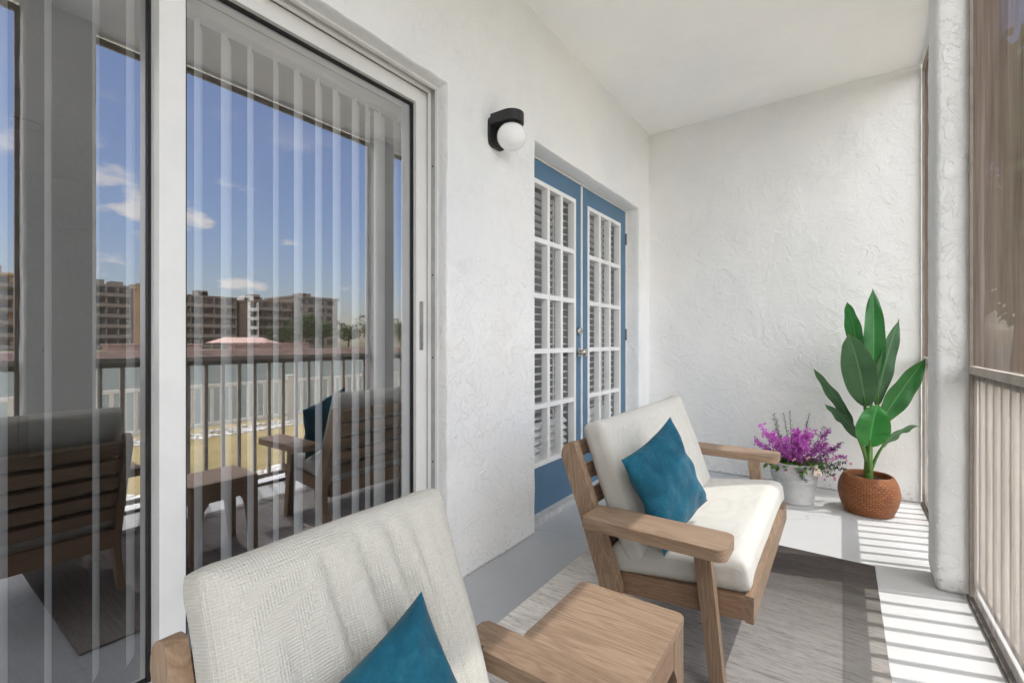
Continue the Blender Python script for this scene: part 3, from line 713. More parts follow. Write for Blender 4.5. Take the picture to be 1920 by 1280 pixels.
# ------------------------------------------------------------------ french door
fdx, fdy = -.10, 2.79
fd = thing('french_door', (fdx, fdy, 0), 'blue double door with white glazing bars, brass-toned knobs and a pale sill', 'door')
def Fm(x0, x1, y0, y1, z0, z1, mb=None): return (mb or MB()).quadbox(x0-fdx, x1-fdx, y0-fdy, y1-fdy, z0, z1)
m = MB(); Fm(-.148, -.092, 3.517, 3.5375, .032, 2.033, m); Fm(-.148, -.092, 2.0425, 2.056, .032, 2.033, m); Fm(-.148, -.092, 2.056, 3.517, 2.0265, 2.033, m)
m.build('door_frame', M['white_paint'], fd, .002)
Fm(-.148, -.045, 2.0425, 3.5375, 0, .031).build('sill', M['sill'], fd, .006)
def leaf(y0, y1, g0, g1, label):
    zt_, zb_ = 1.915, .29; xf, xb = -.100, -.142
    m = MB()
    Fm(xb, xf, y0, g0, .0315, 2.024, m); Fm(xb, xf, g1, y1, .0315, 2.024, m); Fm(xb, xf, g0, g1, zt_, 2.024, m); Fm(xb, xf, g0, g1, .0315, zb_, m)
    p = m.build('door_leaf', M['blue'], fd, .0025); p['label'] = label
    b = MB(); fw = .026; xw = xf+.005
    Fm(xb+.002, xw, g0+.0005, g0+fw, zb_+.0005, zt_-.0005, b); Fm(xb+.002, xw, g1-fw, g1-.0005, zb_+.0005, zt_-.0005, b)
    Fm(xb+.002, xw, g0+fw, g1-fw, zt_-fw, zt_-.0005, b); Fm(xb+.002, xw, g0+fw, g1-fw, zb_+.0005, zb_+fw, b)
    ys = [g0+fw+(g1-g0-2*fw)*k/3 for k in (1, 2)]; zs = [zb_+fw+(zt_-zb_-2*fw)*k/5 for k in (1,2,3,4)]
    for y in ys: Fm(xb+.004, xw-.002, y-.014, y+.014, zb_+fw, zt_-fw, b)
    yy = [g0+fw]+[v for y in ys for v in (y-.014, y+.014)]+[g1-fw]
    for z in zs:
        for a, c in zip(yy[::2], yy[1::2]): Fm(xb+.004, xw-.002, a, c, z-.014, z+.014, b)
    b.build('glazing_bars', M['white_paint'], p, .002)
    pl = MB(); pl.bm.faces.new([pl.bm.verts.new((-.122-fdx, y_-fdy, z_)) for y_, z_ in ((g0+.004,zb_+.004),(g1-.004,zb_+.004),(g1-.004,zt_-.004),(g0+.004,zt_-.004))]); pl.build('glass', M['pane_door'], p, smooth=False)
    return p
l1 = leaf(2.058, 2.748, 2.150, 2.672, 'left leaf with knob and deadbolt'); l2 = leaf(2.756, 3.514, 2.842, 3.412, 'right leaf')
Fm(-.104, -.093, 2.744, 2.760, .036, 2.020).build('astragal', M['white_paint'], l2, .002)
for z, nm, r_ in ((.93, 'knob', .029), (1.067, 'deadbolt', .026)):
    m = MB(); m.lathe([(.001,.0),(r_,.0),(r_,.006),(r_*.5,.010),(r_*.42,.030),(r_*.8,.036),(r_*.92,.050),(r_*.7,.060),(.001,.062)] if nm == 'knob' else [(.001,0),(r_,0),(r_*.95,.016),(r_*.7,.022),(.001,.023)], seg=24)
    xform(m, Matrix.Translation((.0005, 2.712-fdy, z)) @ Matrix.Rotation(R(90), 4, 'Y')); m.build(nm, M['nickel'], l1)
for z in (.3, 1.055, 1.808): Fm(-.0995, -.086, 3.512, 3.519, z-.045, z+.045).build('hinge', M['nickel'], l2, .002)
for (a, b, d) in ((2.165, 2.66, 'white slatted blind behind the left leaf of the blue door'), (2.855, 3.40, 'white slatted blind behind the right leaf of the blue door')):
    t = thing('window_blind', (-.172, (a+b)/2, .24), d, 'blind', 'slatted blinds of the blue door'); hwid = (b-a)/2
    MB().quadbox(-.02,.02,-hwid, hwid, 1.685, 1.72).build('headrail', M['blind'], t, .003)
    m = MB(); n = 37
    for k in range(n):
        z = .04+k*(1.63/n); ti = R(2+ (30 if k < 6 else 0) + 3*math.sin(k*1.7)); c_, s_ = math.cos(ti)*.024, math.sin(ti)*.024
        prof = [(-c_, z+s_), (0, z+.004), (c_, z-s_), (c_, z-s_-.0025), (0, z+.0015), (-c_, z+s_-.0025)]
        m.prism(prof[::-1], 'Y', -hwid, hwid)
    o = m.build('slats', M['blind'], t); m = MB()
    for y in (-hwid*.6, hwid*.6): m.quadbox(-.028,-.0265, y-.009, y+.009, .03, 1.68)
    m.build('tape', M['blind'], t); MB().quadbox(-.022,.022,-hwid,hwid,.004,.022).build('bottom_rail', M['blind'], t, .003)
fr = thing('back_room', (-.9, 2.79, 0), 'dark room behind the blue double door', 'room')
m = MB()
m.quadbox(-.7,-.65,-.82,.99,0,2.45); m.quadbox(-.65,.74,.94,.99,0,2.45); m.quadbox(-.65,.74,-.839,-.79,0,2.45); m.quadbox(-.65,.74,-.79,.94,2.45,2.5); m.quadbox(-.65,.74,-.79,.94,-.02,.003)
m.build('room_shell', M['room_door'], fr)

# ------------------------------------------------------------------ wall lamp
wl = thing('wall_lamp', (0, 1.69, 1.957), 'black bracket wall lamp with white globe between the two doors', 'lamp')
m = MB()
prof = rrect(-.055, .055, -.075, .062, .03, 5)
m.prism([(y, z) for y, z in prof], 'X', .0, .016); m.build('back_plate', M['black'], wl, .003)
m = MB(); o_ = []
for k in range(13): t_ = R(-90+180*k/12); o_.append((.095+.055*math.cos(t_), .055*math.sin(t_)))
m.prism([(.0165,-.055)]+o_+[(.0165,.055)], 'Z', .016, .062); m.build('arm', M['black'], wl, .003)
MB().lathe([(.001,.012),(.036,.012),(.040,.0),(.040,.0155),(.001,.0156)][1:4], .095, 0).build('gallery', M['black'], wl)
m = MB(); prof = [(.034,.008)]
for k in range(1, 21): a = R(35+145*k/20); prof.append((max(.0005, .066*math.sin(a)), -.040+.060*math.cos(a)))
m.lathe(prof, .095, 0, 40); m.build('globe', M['globe'], wl)

# ------------------------------------------------------------------ rug
m = MB(); bm = m.bm; N, K = 40, 60
g = [[bm.verts.new((1.11*(i/N)+.0015*noise.noise(Vector((k*.4, 3, i*.02))), 2.2*k/K+.0015*noise.noise(Vector((i*.4, 8, k*.02))), .007+.0012*noise.noise(Vector((i*.6, k*.6, 1))))) for k in range(K+1)] for i in range(N+1)]
for i in range(N):
    for k in range(K): bm.faces.new((g[i][k], g[i+1][k], g[i+1][k+1], g[i][k+1]))
rim = [e for e in bm.edges if e.is_boundary]
ex = bmesh.ops.extrude_edge_only(bm, edges=rim); bmesh.ops.translate(bm, vec=(0,0,-.005), verts=[v for v in ex['geom'] if isinstance(v, bmesh.types.BMVert)])
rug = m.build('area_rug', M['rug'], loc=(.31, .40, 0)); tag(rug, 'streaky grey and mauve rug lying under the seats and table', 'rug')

# ------------------------------------------------------------------ lounge seats
def seat(name, X0, Yc, label, cat, P):
    """frame seen from the side is one profile; P holds the widths across"""
    t = thing(name, (X0, Yc, .0078), label, cat, 'wooden lounge seats on the rug')
    sx = .80                                   # profile below is written for a seat whose origin is x = .80
    ph, pt = P['post'], P['pt']
    prof = [(.5105,.598),(.5125,.616),(.518,.630),(.527,.6405),(.539,.6465),(.551,.6485),(.560,.646),(.600,.537),(.690,.296),(.722,.209),(.722,.165),(.708,.118),(.632,-.0),(.600,-.0),(.655,.13),(.657,.175),(.648,.214),(.575,.428)]
    dp = P.get('drop', 0); prof = [(x-sx-(.35*dp if False else 0), z-dp*max(0, (z-.43)/.2)) for x, z in prof]
    for s in (-1, 1):
        MB().prism(prof[::-1], 'Y', s*ph-pt/2, s*ph+pt/2).build('rear_leg', M['wz'], t, .004, 3)
    fl = P['fl']; lt = P['lt']
    for s in (-1, 1):
        m = MB(); bm = m.bm
        tx0, tx1, bx0, bx1 = .942-sx, .990-sx, .996-sx, 1.034-sx; y0, y1 = s*fl-lt/2, s*fl+lt/2
        vs = [bm.verts.new(p) for p in ((bx0,y0,0),(bx1,y0,0),(bx1,y1,0),(bx0,y1,0),(tx0,y0,.427),(tx1,y0,.427),(tx1,y1,.427),(tx0,y1,.427))]
        for f in ((3,2,1,0),(4,5,6,7),(0,1,5,4),(1,2,6,5),(2,3,7,6),(3,0,4,7)): bm.faces.new([vs[i] for i in f])
        m.build('front_leg', M['wz'], t, .005, 3)
        a, b = P['arm']                         # arm from inner a to outer b
        x0, x1 = .655-sx, 1.062-sx; r_ = P['ar']; pn = ph+pt/2+.001
        o_ = []
        for cx, cy_, a0 in ((x1-r_, b-r_, 0),):
            pass
        out = [(x0+.012, b-.0), (x0, b-.012), (x0, pn+.012)]
        # notch that wraps the rear leg
        for k in range(6): th_ = R(180-90*k/5); out.append((x0-.0+.018+.018*math.cos(th_)*1.0, (pn+.012)-.0+ -.018+.018*math.sin(th_)))
        out = [(x0+.01, b), (x0, b-.01), (x0, pn+.006), (x0+.03, pn), (x0+.046, a+.012), (x0+.052, a)]
        for k in range(6): th_ = R(-90+90*k/5); out.append((x1-r_+r_*math.cos(th_), a+r_+r_*math.sin(th_)))
        for k in range(6): th_ = R(90*k/5); out.append((x1-r_+r_*math.cos(th_), b-r_+r_*math.sin(th_)))
        pts = [(x, s*y) for x, y in out]
        if s > 0: pts = pts[::-1] if False else pts
        m = MB(); m.prism(pts, 'Z', .428, .460); m.build('armrest', M['wx'], t, .005, 3)
    sr = P['rail']
    for s in (-1, 1):
        pr = [(.665-sx,.165),(1.078-sx,.205),(1.078-sx,.272),(.665-sx,.232)]
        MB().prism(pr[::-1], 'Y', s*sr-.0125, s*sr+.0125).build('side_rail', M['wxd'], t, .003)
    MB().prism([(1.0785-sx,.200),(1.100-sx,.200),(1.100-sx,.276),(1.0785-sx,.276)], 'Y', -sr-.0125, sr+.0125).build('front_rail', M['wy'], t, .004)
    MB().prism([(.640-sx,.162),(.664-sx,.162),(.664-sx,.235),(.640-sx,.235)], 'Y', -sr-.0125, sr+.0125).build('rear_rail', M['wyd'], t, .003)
    # slats between the posts, following the lean
    ax = Vector((.559-.700, 0, .648-.270)).normalized(); nx = Vector((ax.z, 0, -ax.x)); base = Vector((.692-sx-.030, 0, .27))
    ins = ph-pt/2-.0005
    for k in range(5):
        c = base+ax*(.012+P.get('sk', .083)*k+.02)
        q = [c-ax*.026-nx*.010, c-ax*.026+nx*.010, c+ax*.026+nx*.010, c+ax*.026-nx*.010]
        MB().prism([(v.x, v.z) for v in q], 'Y', -ins, ins).build('back_slat', M['wy'], t, .003)
    # cushions
    cw = P['cush']; sl = math.atan2(.056, .40)
    L = .412; th = .108
    fs = lambda u, v: -.012*math.exp(-((u+.55)/.35)**2)*(1-v*v)
    c = cushion(L, 2*cw, th, .042, .008, fs, P['seed'], 30, P['ny'], 8)
    o = c.build('seat_cushion', M[P['fab']], t, ang=80); o.location = (.880-sx, 0, .297); o.rotation_euler = (0, -sl, 0)
    hb_ = P.get('bh', .475)
    c = cushion(hb_, 2*cw, .098, .036, .012, P['fold'], P['seed']+5, 34, P['ny'], 8)
    o = c.build('back_cushion', M[P['fab']], t, ang=80)
    zc = Vector((.692-sx, 0, .27))+ax*(hb_/2-.012)+nx*(.098/2+.016)
    o.matrix_local = frame_m(zc, -ax, Vector((0,1,0)), nx) if (-ax).cross(Vector((0,1,0))).dot(nx) > 0 else frame_m(zc, ax, Vector((0,1,0)), -nx)
    return t
def creases(lines, amp, wd):
    def f(u, v):
        d = 0
        for (u0, v0, u1, v1, k) in lines:
            px, py = u1-u0, v1-v0; tt = max(0, min(1, ((u-u0)*px+(v-v0)*py)/(px*px+py*py)))
            q = math.hypot((u-u0-px*tt)*1.0, v-v0-py*tt)
            fade = math.sin(math.pi*min(1, max(0, .08+.84*tt)))
            d += amp*k*(-math.exp(-(q/wd)**2)+.7*math.exp(-((q-2*wd)/(wd*1.3))**2))*fade
        return d
    return f
cr1 = creases([(-.85,-.30,.9,-.05,1),(-.95,.0,.5,.17,1),(-.93,.27,.2,.42,.8),(-.9,.52,.5,.62,.5),(-.6,-.62,.6,-.5,.35)], .014, .05)
cr2 = creases([(-.8,-.75,.4,-.62,.6),(-.9,.72,.2,.8,.7),(-.9,-.3,-.3,-.22,.8),(-.92,.2,-.5,.28,.7),(-.9,.5,-.55,.46,.5),(-.2,-.5,.6,-.3,.3)], .010, .04)
love = seat('loveseat', .80, 1.92, 'wide wooden loveseat with cream cushions facing the screens, a teal pillow on it', 'loveseat',
     dict(post=.500, pt=.036, fl=.500, lt=.036, arm=(.517,.655), ar=.028, rail=.462, cush=.468, ny=48, seed=3, fold=cr2, fab='linen2', bh=.455))
arm = seat('armchair', .888, .413, 'narrow wooden armchair with a creased cream woven cushion, nearest the glass door', 'armchair',
     dict(post=.193, pt=.024, fl=.20, lt=.024, arm=(.208,.282), ar=.018, rail=.172, cush=.190, ny=40, seed=11, fold=cr1, fab='linen', bh=.468, drop=.015, sk=.074))

def sc_(p, k): c = Vector(CAM); return tuple(c+(Vector(p)-c)*k)
k = .985
pw = throw_pillow([sc_(p, k) for p in ((.741,1.370,.631),(.801,1.678,.732),(.909,1.756,.431),(.850,1.448,.330))], .052, 2).build('throw_pillow', M['teal'], ang=80)
tag(pw, 'teal velvet pillow leaning on the back of the loveseat', 'pillow', 'teal throw pillows')
T = Vector((.85,.427,.672))
pw = throw_pillow([T+Vector((-.02,-.20,-.075)), T, T+Vector((.115,.03,-.19)), T+Vector((.095,-.17,-.265))], .040, 6).build('throw_pillow', M['teal'], ang=80)
tag(pw, 'teal velvet pillow in the near armchair, its corner pointing up', 'pillow', 'teal throw pillows')

# ------------------------------------------------------------------ side table
st = thing('side_table', (.868, .974, .0078), 'small square oak side table with rounded corners between the two seats', 'table')
hx, hy_ = .134, .146
MB().prism(rrect(-hx, hx, -hy_, hy_, .018, 5), 'Z', .338, .3525).build('table_top', M['wx'], st, .003, 3)
for s in (-1, 1):
    # end frame seen from the screens: apron with an arch cut between two tapering legs
    for q in (-1, 1):
        y0 = q*hy_; pr = [(y0-q*.004, .3375), (y0-q*.004, .0), (y0-q*.030, .0), (y0-q*.050, .20), (y0-q*.058, .235), (y0-q*.075, .262), (y0-q*.075, .3375)]
        if q > 0: pr = pr[::-1]
        MB().prism(pr, 'X', s*(hx-.004)-(.034 if s > 0 else 0), s*(hx-.004)+(0 if s > 0 else .034)).build('leg', M['wz'], st, .003)
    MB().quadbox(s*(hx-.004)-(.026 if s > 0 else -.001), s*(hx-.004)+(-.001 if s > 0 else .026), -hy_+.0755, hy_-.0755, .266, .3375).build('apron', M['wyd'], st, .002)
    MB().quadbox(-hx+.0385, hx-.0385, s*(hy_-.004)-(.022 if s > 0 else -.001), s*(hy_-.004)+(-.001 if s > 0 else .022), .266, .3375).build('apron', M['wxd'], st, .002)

# ------------------------------------------------------------------ banana plant in a basket
bp = thing('potted_plant', (1.428, 3.43, 0), 'tall broad-leaved banana plant in a round brown woven basket', 'plant')
prof = [(r*.93, z) for r, z in [(.001,.004),(.118,.004),(.128,.012),(.146,.05),(.1575,.095),(.160,.125),(.154,.165),(.140,.20),(.128,.218),(.120,.222),(.114,.216),(.112,.19),(.112,.17)]]
def spline(pr, n):
    out = []
    for i in range(len(pr)-1):
        p0, p1, p2, p3 = pr[max(0,i-1)], pr[i], pr[i+1], pr[min(len(pr)-1,i+2)]
        for k_ in range(n):
            t_ = k_/n
            out.append(tuple(.5*((2*b)+(-a+c)*t_+(2*a-5*b+4*c-d)*t_*t_+(-a+3*b-3*c+d)*t_**3) for a, b, c, d in zip(p0, p1, p2, p3)))
    return out+[pr[-1]]
MB().lathe(spline(prof, 3), seg=64).build('basket', M['basket'], bp, ang=80)
m = MB()
for k_ in range(9):
    r0, r1 = .114*k_/9, .114*(k_+1)/9
m.lathe([(.0008,.192),(.03,.193),(.06,.190),(.09,.192),(.113,.188)], seg=40)
for v in m.bm.verts: v.co.z += .006*noise.noise(v.co*60)
m.build('soil', M['soil'], bp)
B0 = Vector((1.428, 3.43, 0))
def q3(a, b, c, t_): return a*(1-t_)**2+b*2*t_*(1-t_)+c*t_*t_
VIEW = (Vector(CAM)-Vector((1.43, 3.43, .7))).normalized()
def banana_leaf(p0, p1, p2, width, petiole, roll=0, fold=.25, mat='leaf', tipblunt=1.0):
    """midrib is a curve through p0 (in the stem), p1 and p2 (tip); blade starts after the petiole share"""
    p0, p1, p2 = [Vector(p)-B0 for p in (p0, p1, p2)]
    ctrl = p1*2-(p0+p2)/2
    ctrl = p0.lerp(ctrl, .9)
    m = MB(); uv = m.bm.loops.layers.uv.new('UVMap'); N, W = 26, 8; rows = []
    for i in range(N+1):
        t_ = petiole+(1-petiole)*i/N; c = q3(p0, ctrl, p2, t_); d = (q3(p0, ctrl, p2, min(1, t_+.02))-q3(p0, ctrl, p2, max(0, t_-.02))).normalized()
        nrm = (VIEW-d*VIEW.dot(d)).normalized(); nrm = Matrix.Rotation(R(roll), 3, d) @ nrm
        sd_ = d.cross(nrm).normalized(); s_ = i/N
        wv = width*(math.sin(math.pi*min(1, s_**.8*.93+.035))**.75)*(1 if s_ < .85 else (1-((s_-.85)/.15)**2*tipblunt))
        row = []
        for j in range(W+1):
            a = 2*j/W-1
            rip = (.005*math.sin(s_*17+a*2)+.006*noise.noise(Vector((s_*6, a*2, width*90))))*abs(a)
            row.append(m.bm.verts.new(c+sd_*a*wv/2*(1-.10*fold)+nrm*(abs(a)*wv*.5*fold+rip-.02*a*a*wv)))
        rows.append(row)
    for i in range(N):
        for j in range(W):
            f = m.bm.faces.new((rows[i][j], rows[i+1][j], rows[i+1][j+1], rows[i][j+1]))
            for lp, (ii, jj) in zip(f.loops, ((i,j),(i+1,j),(i+1,j+1),(i,j+1))): lp[uv].uv = (jj/W, ii/N)
    o = m.build('leaf', M[mat], bp, ang=89)
    pts = [q3(p0, ctrl, p2, petiole*1.25*i/8) for i in range(9)]
    MB().tube(pts, [.0105-.005*i/8 for i in range(9)], 8).build('leaf_stalk', M['stalk'], o)
S0 = (1.428, 3.43, .19); S1 = (1.432, 3.432, .36)
banana_leaf((1.432,3.432,.42), (1.452,3.45,.90), (1.449,3.452,1.312), .116, .34, 16, .36)
banana_leaf((1.425,3.44,.42), (1.385,3.44,.93), (1.326,3.40,1.235), .090, .46, -18, .35)
banana_leaf((1.430,3.42,.40), (1.395,3.375,.78), (1.331,3.31,1.045), .172, .30, -8, .24, 'leaf_dull')
banana_leaf((1.440,3.44,.40), (1.492,3.46,.80), (1.572,3.50,1.130), .098, .30, 32, .28, 'leaf_dull')
banana_leaf((1.440,3.435,.42), (1.550,3.47,.66), (1.690,3.51,.905), .130, .26, 24, .3)
banana_leaf((1.424,3.43,.32), (1.310,3.345,.605), (1.167,3.243,.840), .074, .34, -34, .3, 'leaf_dull')
banana_leaf((1.422,3.425,.28), (1.350,3.36,.50), (1.220,3.27,.632), .078, .34, -40, .25, 'leaf_dull')
banana_leaf((1.432,3.41,.24), (1.434,3.335,.47), (1.470,3.36,.640), .170, .36, 14, .34, 'leaf_new', .75)
banana_leaf((1.436,3.43,.22), (1.528,3.48,.445), (1.672,3.55,.512), .062, .36, 52, .25, 'leaf_dull')
m = MB(); m.tube([Vector(S0)-B0-Vector((0,0,.01)), (0,.0,.28), (.003,.002,.38), (.004,.002,.50)], [.024,.021,.018,.010], 12); m.build('stem', M['stalk'], bp)

# ------------------------------------------------------------------ flowers in a zinc bucket
fb = thing('flower_bucket', (1.055, 3.40, 0), 'whitewashed zinc bucket of magenta flowers by the end wall', 'plant')
bprof = [(.001,.003),(.104,.003),(.106,.0),(.109,.004),(.1105,.012),(.1085,.016),(.118,.09),(.1225,.135),(.1255,.139),(.1255,.146),(.1235,.150),(.1275,.154),(.1275,.161),(.125,.165),(.1300,.170),(.1300,.177),(.1270,.181),(.1350,.240),(.1390,.245),(.1390,.251),(.1350,.253),(.1320,.249),(.1290,.21)]
MB().lathe(bprof, seg=56).build('bucket', M['galv'], fb, ang=35)
bh = MB().tube([(-.121,-.058,.128),(-.128,-.062,.124),(-.1265,-.061,.10),(-.123,-.059,.062),(-.122,-.058,.058),(-.108,-.078,.056),(-.104,-.084,.060),(-.106,-.086,.100),(-.108,-.088,.124)], .003, 8).build('handle', M['black'], fb)
MB().lathe([(.0008,.222),(.06,.226),(.131,.220)], seg=32).build('soil', M['soil'], fb)
rnd = random.Random(5)
def rdir(): 
    v = Vector((rnd.gauss(0,1), rnd.gauss(0,1), rnd.gauss(0,1))); return v.normalized()
RT = Vector((.815, .58, 0))       # across the view
def spray(base, tip, n, mat, size, spread):
    m = MB(); base, tip = Vector(base), Vector(tip); mid = base.lerp(tip, .5)+Vector((0,0,.02))
    for k_ in range(n):
        t_ = .25+.75*rnd.random(); c = q3(base, mid, tip, t_)+rdir()*spread*(1.15-t_*.6)*rnd.random()
        for j in range(5):
            m.card(c, rdir()+Vector((0,0,.2)), rdir(), size*rnd.uniform(.7,1.3), size*rnd.uniform(.3,.5))
    m.tube([base, mid, tip], [.0022,.0018,.001], 5)
    return m.build('flower_spray', M[mat], fb, smooth=False)
def P3(r, f, z): return RT*r+Vector((-.58,.815,0))*f+Vector((0,0,z))
for (r, f, z, n, mat, sz, sp_) in ((-.215,-.02,.425,46,'petal',.022,.034),(-.245,-.03,.345,52,'petal_dark',.021,.038),(-.15,-.05,.385,50,'petal',.022,.036),(-.10,-.07,.365,60,'petal',.024,.042),
        (-.03,-.08,.40,90,'petal',.025,.048),(.0,-.11,.345,60,'petal',.026,.04),(.045,-.06,.40,64,'petal',.024,.044),(.10,-.03,.40,40,'petal_dark',.02,.034),
        (.20,-.03,.405,44,'petal_dark',.019,.032),(.235,-.05,.325,52,'petal_dark',.02,.036),(.15,-.07,.34,60,'petal_dark',.021,.040),(.28,-.05,.275,30,'petal_dark',.019,.028),(.05,.05,.38,40,'petal_dark',.02,.04)):
    spray((r*.25, f*.3, .225), P3(r*1.05, f, .24+(z-.24)*1.32), n, mat, sz, sp_)
def sprig(base, tip, n, mat='sprig', ln=.03):
    m = MB(); base, tip = Vector(base), Vector(tip); ax_ = (tip-base).normalized(); m.tube([base, tip], [.0022,.001], 5)
    for k_ in range(n):
        t_ = .3+.7*k_/n; d = rdir(); d = (d-ax_*d.dot(ax_)).normalized()+ax_*.35
        m.card(base.lerp(tip, t_), d, ax_, ln*(1.15-.6*t_), .0065)
    return m.build('leafy_stem', M[mat], fb, smooth=False)
for r, f, z in ((-.125,0,.50),(-.105,.04,.47),(-.015,.02,.515),(-.035,.05,.50),(.11,.02,.505),(.085,.0,.46),(-.27,-.05,.285),(-.235,-.06,.27),(.27,-.05,.36),(.30,-.04,.25),(.21,.03,.43)):
    sprig((r*.3, f*.3, .225), P3(r, f, .24+(z-.24)*1.18), 60)
for r, f, z in ((-.015,-.155,.165),(.155,-.15,.20),(.27,-.08,.215),(-.04,-.15,.21)):
    sprig((r*.5, f*.5-.02, .25), P3(r, f, z), 46)
m = MB()
for k_ in range(340):
    a_ = rnd.uniform(0, 6.283); rr = .16*math.sqrt(rnd.random()); c = Vector((rr*math.cos(a_), rr*math.sin(a_), .24+.06*rnd.random()*(1-rr/.2)+(-.03 if rr > .12 else 0)*rnd.random()))
    m.card(c, rdir()+Vector((c.x*5, c.y*5, .1)), Vector((0,0,1)), .036*rnd.uniform(.6,1.4), .026*rnd.uniform(.7,1.2))
m.build('ivy_leaves', M['ivy'], fb, smooth=False)
b0 = None
for k_ in range(26):
    r = rnd.uniform(-.17,.26); f = rnd.uniform(-.155,-.12); z = rnd.uniform(.17,.32)
    if b0 is None: b0 = MB().sphere((0,0,0), .007, 10).build('bud', M['bud'], fb, loc=P3(r, f, z))
    else:
        c = b0.copy(); COL.objects.link(c); c.parent = fb; c.location = P3(r, f, z); c.scale = [rnd.uniform(.7,1.25)]*3
o = MB().prism([(-.026,.0),(.026,.0),(.024,.030),(.008,.042),(.004,.05),(-.004,.05),(-.012,.042),(-.022,.03)], 'Y', -.0025, .0025)
o = o.build('bucket_tag', M['tag'], fb, .001); o.location = P3(.055,-.143,.198); o.rotation_euler = (R(-4), 0, R(35))

# ------------------------------------------------------------------ outdoors (seen in the glass)
def flat(name, b, mat, kind='structure'): return tag(box(name, b, mat), kind=kind)
flat('ground', (-900, 2400, -1500, 1500, -3.2, -3.0), M['ground'])
flat('lawn', (1.86, 7.0, -30, 60, -3.0, -.42), M['lawn'])
flat('canal', (7.0, 96, -300, 400, -3.0, -2.0), M['water'])
flat('far_bank', (98, 300, -300, 400, -3.0, -.66), M['ground'])
sw = box('seawall', (96, 98, -60, 160, -3, -.62), M['seawall']); tag(sw, 'low pinkish seawall along the far side of the canal', 'wall')
def pebbles(name, x0, x1, y0, y1, n, label, seed):
    r_ = random.Random(seed); m = MB()
    for k_ in range(n):
        s_ = r_.uniform(.025, .06); q = bmesh.ops.create_icosphere(m.bm, subdivisions=1, radius=s_)
        bmesh.ops.transform(m.bm, matrix=Matrix.Translation((r_.uniform(x0,x1), r_.uniform(y0,y1), -.415)) @ Matrix.Rotation(r_.random()*6, 4, 'Z') @ Matrix.Diagonal((1, r_.uniform(.6,1), r_.uniform(.45,.7), 1)), verts=q['verts'])
    return tag(m.build(name, M['stone']), label, kind='stuff')
flat('gravel_bed', (1.87, 3.6, -12, 30, -.46, -.412), M['gravel_base'])
pebbles('gravel', 1.95, 3.65, -.5, 5, 2400, 'pale stones laid along the foot of the porch', 3)
pebbles('gravel', 6.0, 6.6, -1, 12, 1300, 'pale stones along the foot of the white fence', 4)
wf = thing('white_fence', (6.5, 6, -.42), 'white picket fence at the water edge beyond the dry lawn', 'fence')
MB().quadbox(-.02,.02,-8,11,.70,.75).build('top_rail', M['fence'], wf, .006); MB().quadbox(-.02,.02,-8,11,.10,.15).build('bottom_rail', M['fence'], wf, .006)
fp = fk = None
for k_ in range(10):
    y = -7.4+1.95*k_
    if fp is None:
        m = MB(); m.quadbox(-.05,.05,-.05,.05,0,.80); m.quadbox(-.062,.062,-.062,.062,.8005,.825); fp = m.build('post', M['fence'], wf, .004, loc=(0,y,0))
    else: c = fp.copy(); COL.objects.link(c); c.parent = wf; c.location = (0,y,0)
for k_ in range(100):
    y = -5.5+.135*k_
    if fk is None: fk = MB().quadbox(-.012,.012,-.022,.022,.151,.699).build('picket', M['fence'], wf, .003, loc=(0,y,0))
    else: c = fk.copy(); COL.objects.link(c); c.parent = wf; c.location = (0,y,0)

def block(x, y0, y1, top, mat, label, floors=6, deep=16, balc=None, slabmat='slab', bays=5):
    t = thing('apartment_block', (x, (y0+y1)/2, -.6), label, 'building', 'apartment blocks across the canal')
    hw_ = (y1-y0)/2; H = top+.6
    MB().quadbox(0, deep, -hw_, hw_, 0, H).build('wall', M[mat], t)
    MB().quadbox(-.35, deep+.35, -hw_-.35, hw_+.35, H, H+.5).build('roof', M[mat], t)
    fh = H/floors; r_ = random.Random(int(y0*10))
    for k_ in range(2):
        yy = r_.uniform(-.6,.6)*hw_; MB().quadbox(2, 5, yy-1.1, yy+1.1, H+.5, H+.5+r_.uniform(.6,1.5)).build('rooftop_unit', M[slabmat], t)
    for k_ in range(floors):
        z = k_*fh
        if balc is None or balc:
            m = MB(); m.quadbox(-1.1, -.02, -hw_+.5, hw_-.5, z+fh*.02, z+fh*.09); m.quadbox(-1.12,-1.02,-hw_+.5,hw_-.5, z+fh*.09, z+fh*.38)
            for b_ in range(bays+1):
                yb = -hw_+.6+(2*hw_-1.2)*b_/bays; m.quadbox(-1.0,-.02,yb-.1,yb+.1,z+fh*.09,z+fh)
            m.build('balcony', M[slabmat], t)
        m = MB()
        for b_ in range(bays):
            a = -hw_+.9+(2*hw_-1.8)*b_/bays; wd = (2*hw_-1.8)/bays
            m.quadbox(-.03, .02, a+wd*.12, a+wd*r_.uniform(.6,.9), z+fh*.3, z+fh*.86)
        m.build('window', M['darkglass'], t)
    return t
block(124, 8, 17.6, 13.2, 'orange', 'ochre apartment block at the far left of the canal view', 6, bays=3)
block(124, 27, 34, 12.5, 'greige', 'greige apartment wing with long balconies beside the ochre stair tower', 6, bays=3)
block(123, 34.1, 39, 12.4, 'orange', 'ochre stair tower with small windows joined to the balconied wing', 6, balc=False, bays=2)
block(124, 39.2, 55.5, 11.6, 'umber', 'long dark brown apartment block behind the pink pavilion', 5, bays=6)
block(120, 55.7, 59, 10.9, 'umber', 'narrow wing with a stack of white balconies', 5, bays=1, slabmat='white_slab')
block(126, 59.2, 71, 11.8, 'tan', 'tan apartment block with trees in front', 5, bays=4)
block(125, 71.2, 85, 13.6, 'greige', 'tallest grey apartment block at the right of the canal view', 6, bays=4, balc=False)
pv = thing('pavilion', (106, 49, -.6), 'low dockside pavilion with a pink hipped roof', 'building')
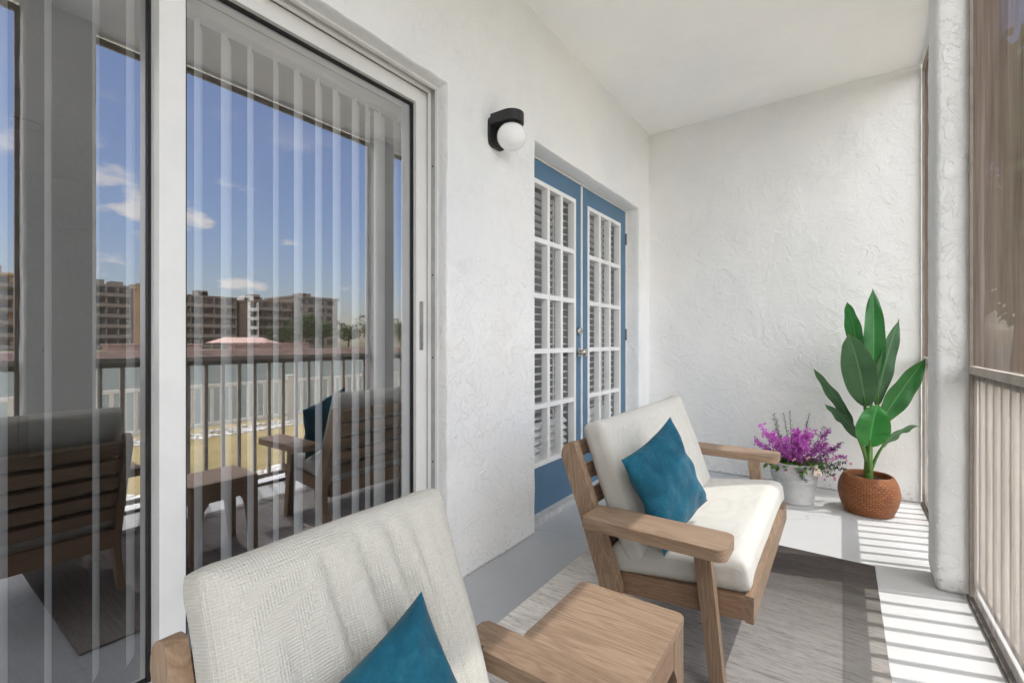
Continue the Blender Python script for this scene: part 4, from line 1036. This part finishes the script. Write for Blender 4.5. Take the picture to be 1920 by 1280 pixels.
m = MB(); bm = m.bm; vs = [bm.verts.new(p) for p in ((-3,-6.5,1.3),(3,-6.5,1.3),(3,6.5,1.3),(-3,6.5,1.3),(0,-4,2.5),(0,4,2.5))]
for f in ((0,1,4),(1,2,5,4),(2,3,5),(3,0,4,5),(3,2,1,0)): bm.faces.new([vs[i] for i in f])
m.build('roof', M['pinkroof'], pv, smooth=False)
for y in (-5.5,-2,2,5.5):
    for x in (-2.4, 2.4): MB().quadbox(x-.12,x+.12,y-.12,y+.12,0,1.3).build('post', M['white_slab'], pv)
r5 = random.Random(9)
for (a, b) in ((24, 30), (33, 38), (44, 52), (54, 60)):
    t = thing('boat_house', (100.5, (a+b)/2, -.6), 'low pink waterfront shed by the seawall across the canal', 'building', 'pink waterfront sheds'); hh = r5.uniform(.9, 1.15)
    MB().quadbox(-1.5,1.5,-(b-a)/2,(b-a)/2,0,hh).build('wall', M['seawall'], t); MB().quadbox(-1.8,1.8,-(b-a)/2-.2,(b-a)/2+.2,hh,hh+.12).build('roof', M['pinkroof'], t)
def tree(x, y, h, wd, label, seed, n=1500, ls=.075):
    r_ = random.Random(seed); t = thing('tree', (x, y, -.6), label, 'tree', 'trees on the far bank')
    m = MB(); m.tube([(0,0,0),(.1,.05,h*.3),(.05,.2,h*.55)], [h*.035,h*.028,h*.015], 8)
    for k_ in range(5):
        a_ = 6.28*k_/5+r_.random(); m.tube([(.05,.1,h*.35),(math.cos(a_)*wd*.25,math.sin(a_)*wd*.25,h*.6),(math.cos(a_)*wd*.4,math.sin(a_)*wd*.4,h*.78)], [h*.015,h*.01,h*.004], 6)
    m.build('trunk', M['bark'], t)
    m = MB(); cl = [(r_.gauss(0,wd*.26), r_.gauss(0,wd*.26), h*r_.uniform(.42,.9), wd*r_.uniform(.12,.26)) for _ in range(16)]
    for k_ in range(n):
        c = r_.choice(cl); v = Vector((r_.gauss(0,1), r_.gauss(0,1), r_.gauss(0,1))).normalized()
        m.card(Vector(c[:3])+v*c[3]*r_.uniform(.6,1.05), v+Vector((r_.gauss(0,.5), r_.gauss(0,.5), r_.gauss(0,.4))), Vector((r_.random(), r_.random(), 1)), h*ls, h*ls*.65)
    m.build('crown', M['treeleaf'], t, smooth=False)
for k_, (x, y, h, wd, lb) in enumerate(((104, 62.5, 7.5, 6.5, 'round dark tree in front of the tan apartment block'), (106, 68, 6.6, 7, 'broad dark tree at the corner of the tan apartment block'),
        (104, 56.5, 4.6, 4, 'small tree right of the pink pavilion'), (108, 77, 6.5, 5, 'slim tree before the tall grey apartment block'),
        (112, 90, 8.2, 9, 'tree filling the gap right of the tall grey apartment block'), (112, 99, 7.0, 10, 'wide tree at the middle of the far treeline'), (114, 110, 6.6, 11, 'low wide tree near the right end of the far treeline'), (114, 122, 6.8, 11, 'last tree at the right end of the far treeline'),
        (104, 19, 5.5, 5, 'dark tree beside the ochre apartment block at the far left'))):
    tree(x, y, h, wd, lb, 20+k_)
for k_, (x, y, h, wd, lb) in enumerate(((3.6, 10.5, 6.5, 4.4, 'added leafy tree just past the end of the porch, blocking bright sky behind the screen'), (5.4, 14, 7.2, 5, 'added taller leafy tree further along the lawn, also blocking bright sky'))):
    tree(x, y, h, wd, lb, 40+k_, 7000, .028)  # both trees added to keep bright cloud from showing through the screen
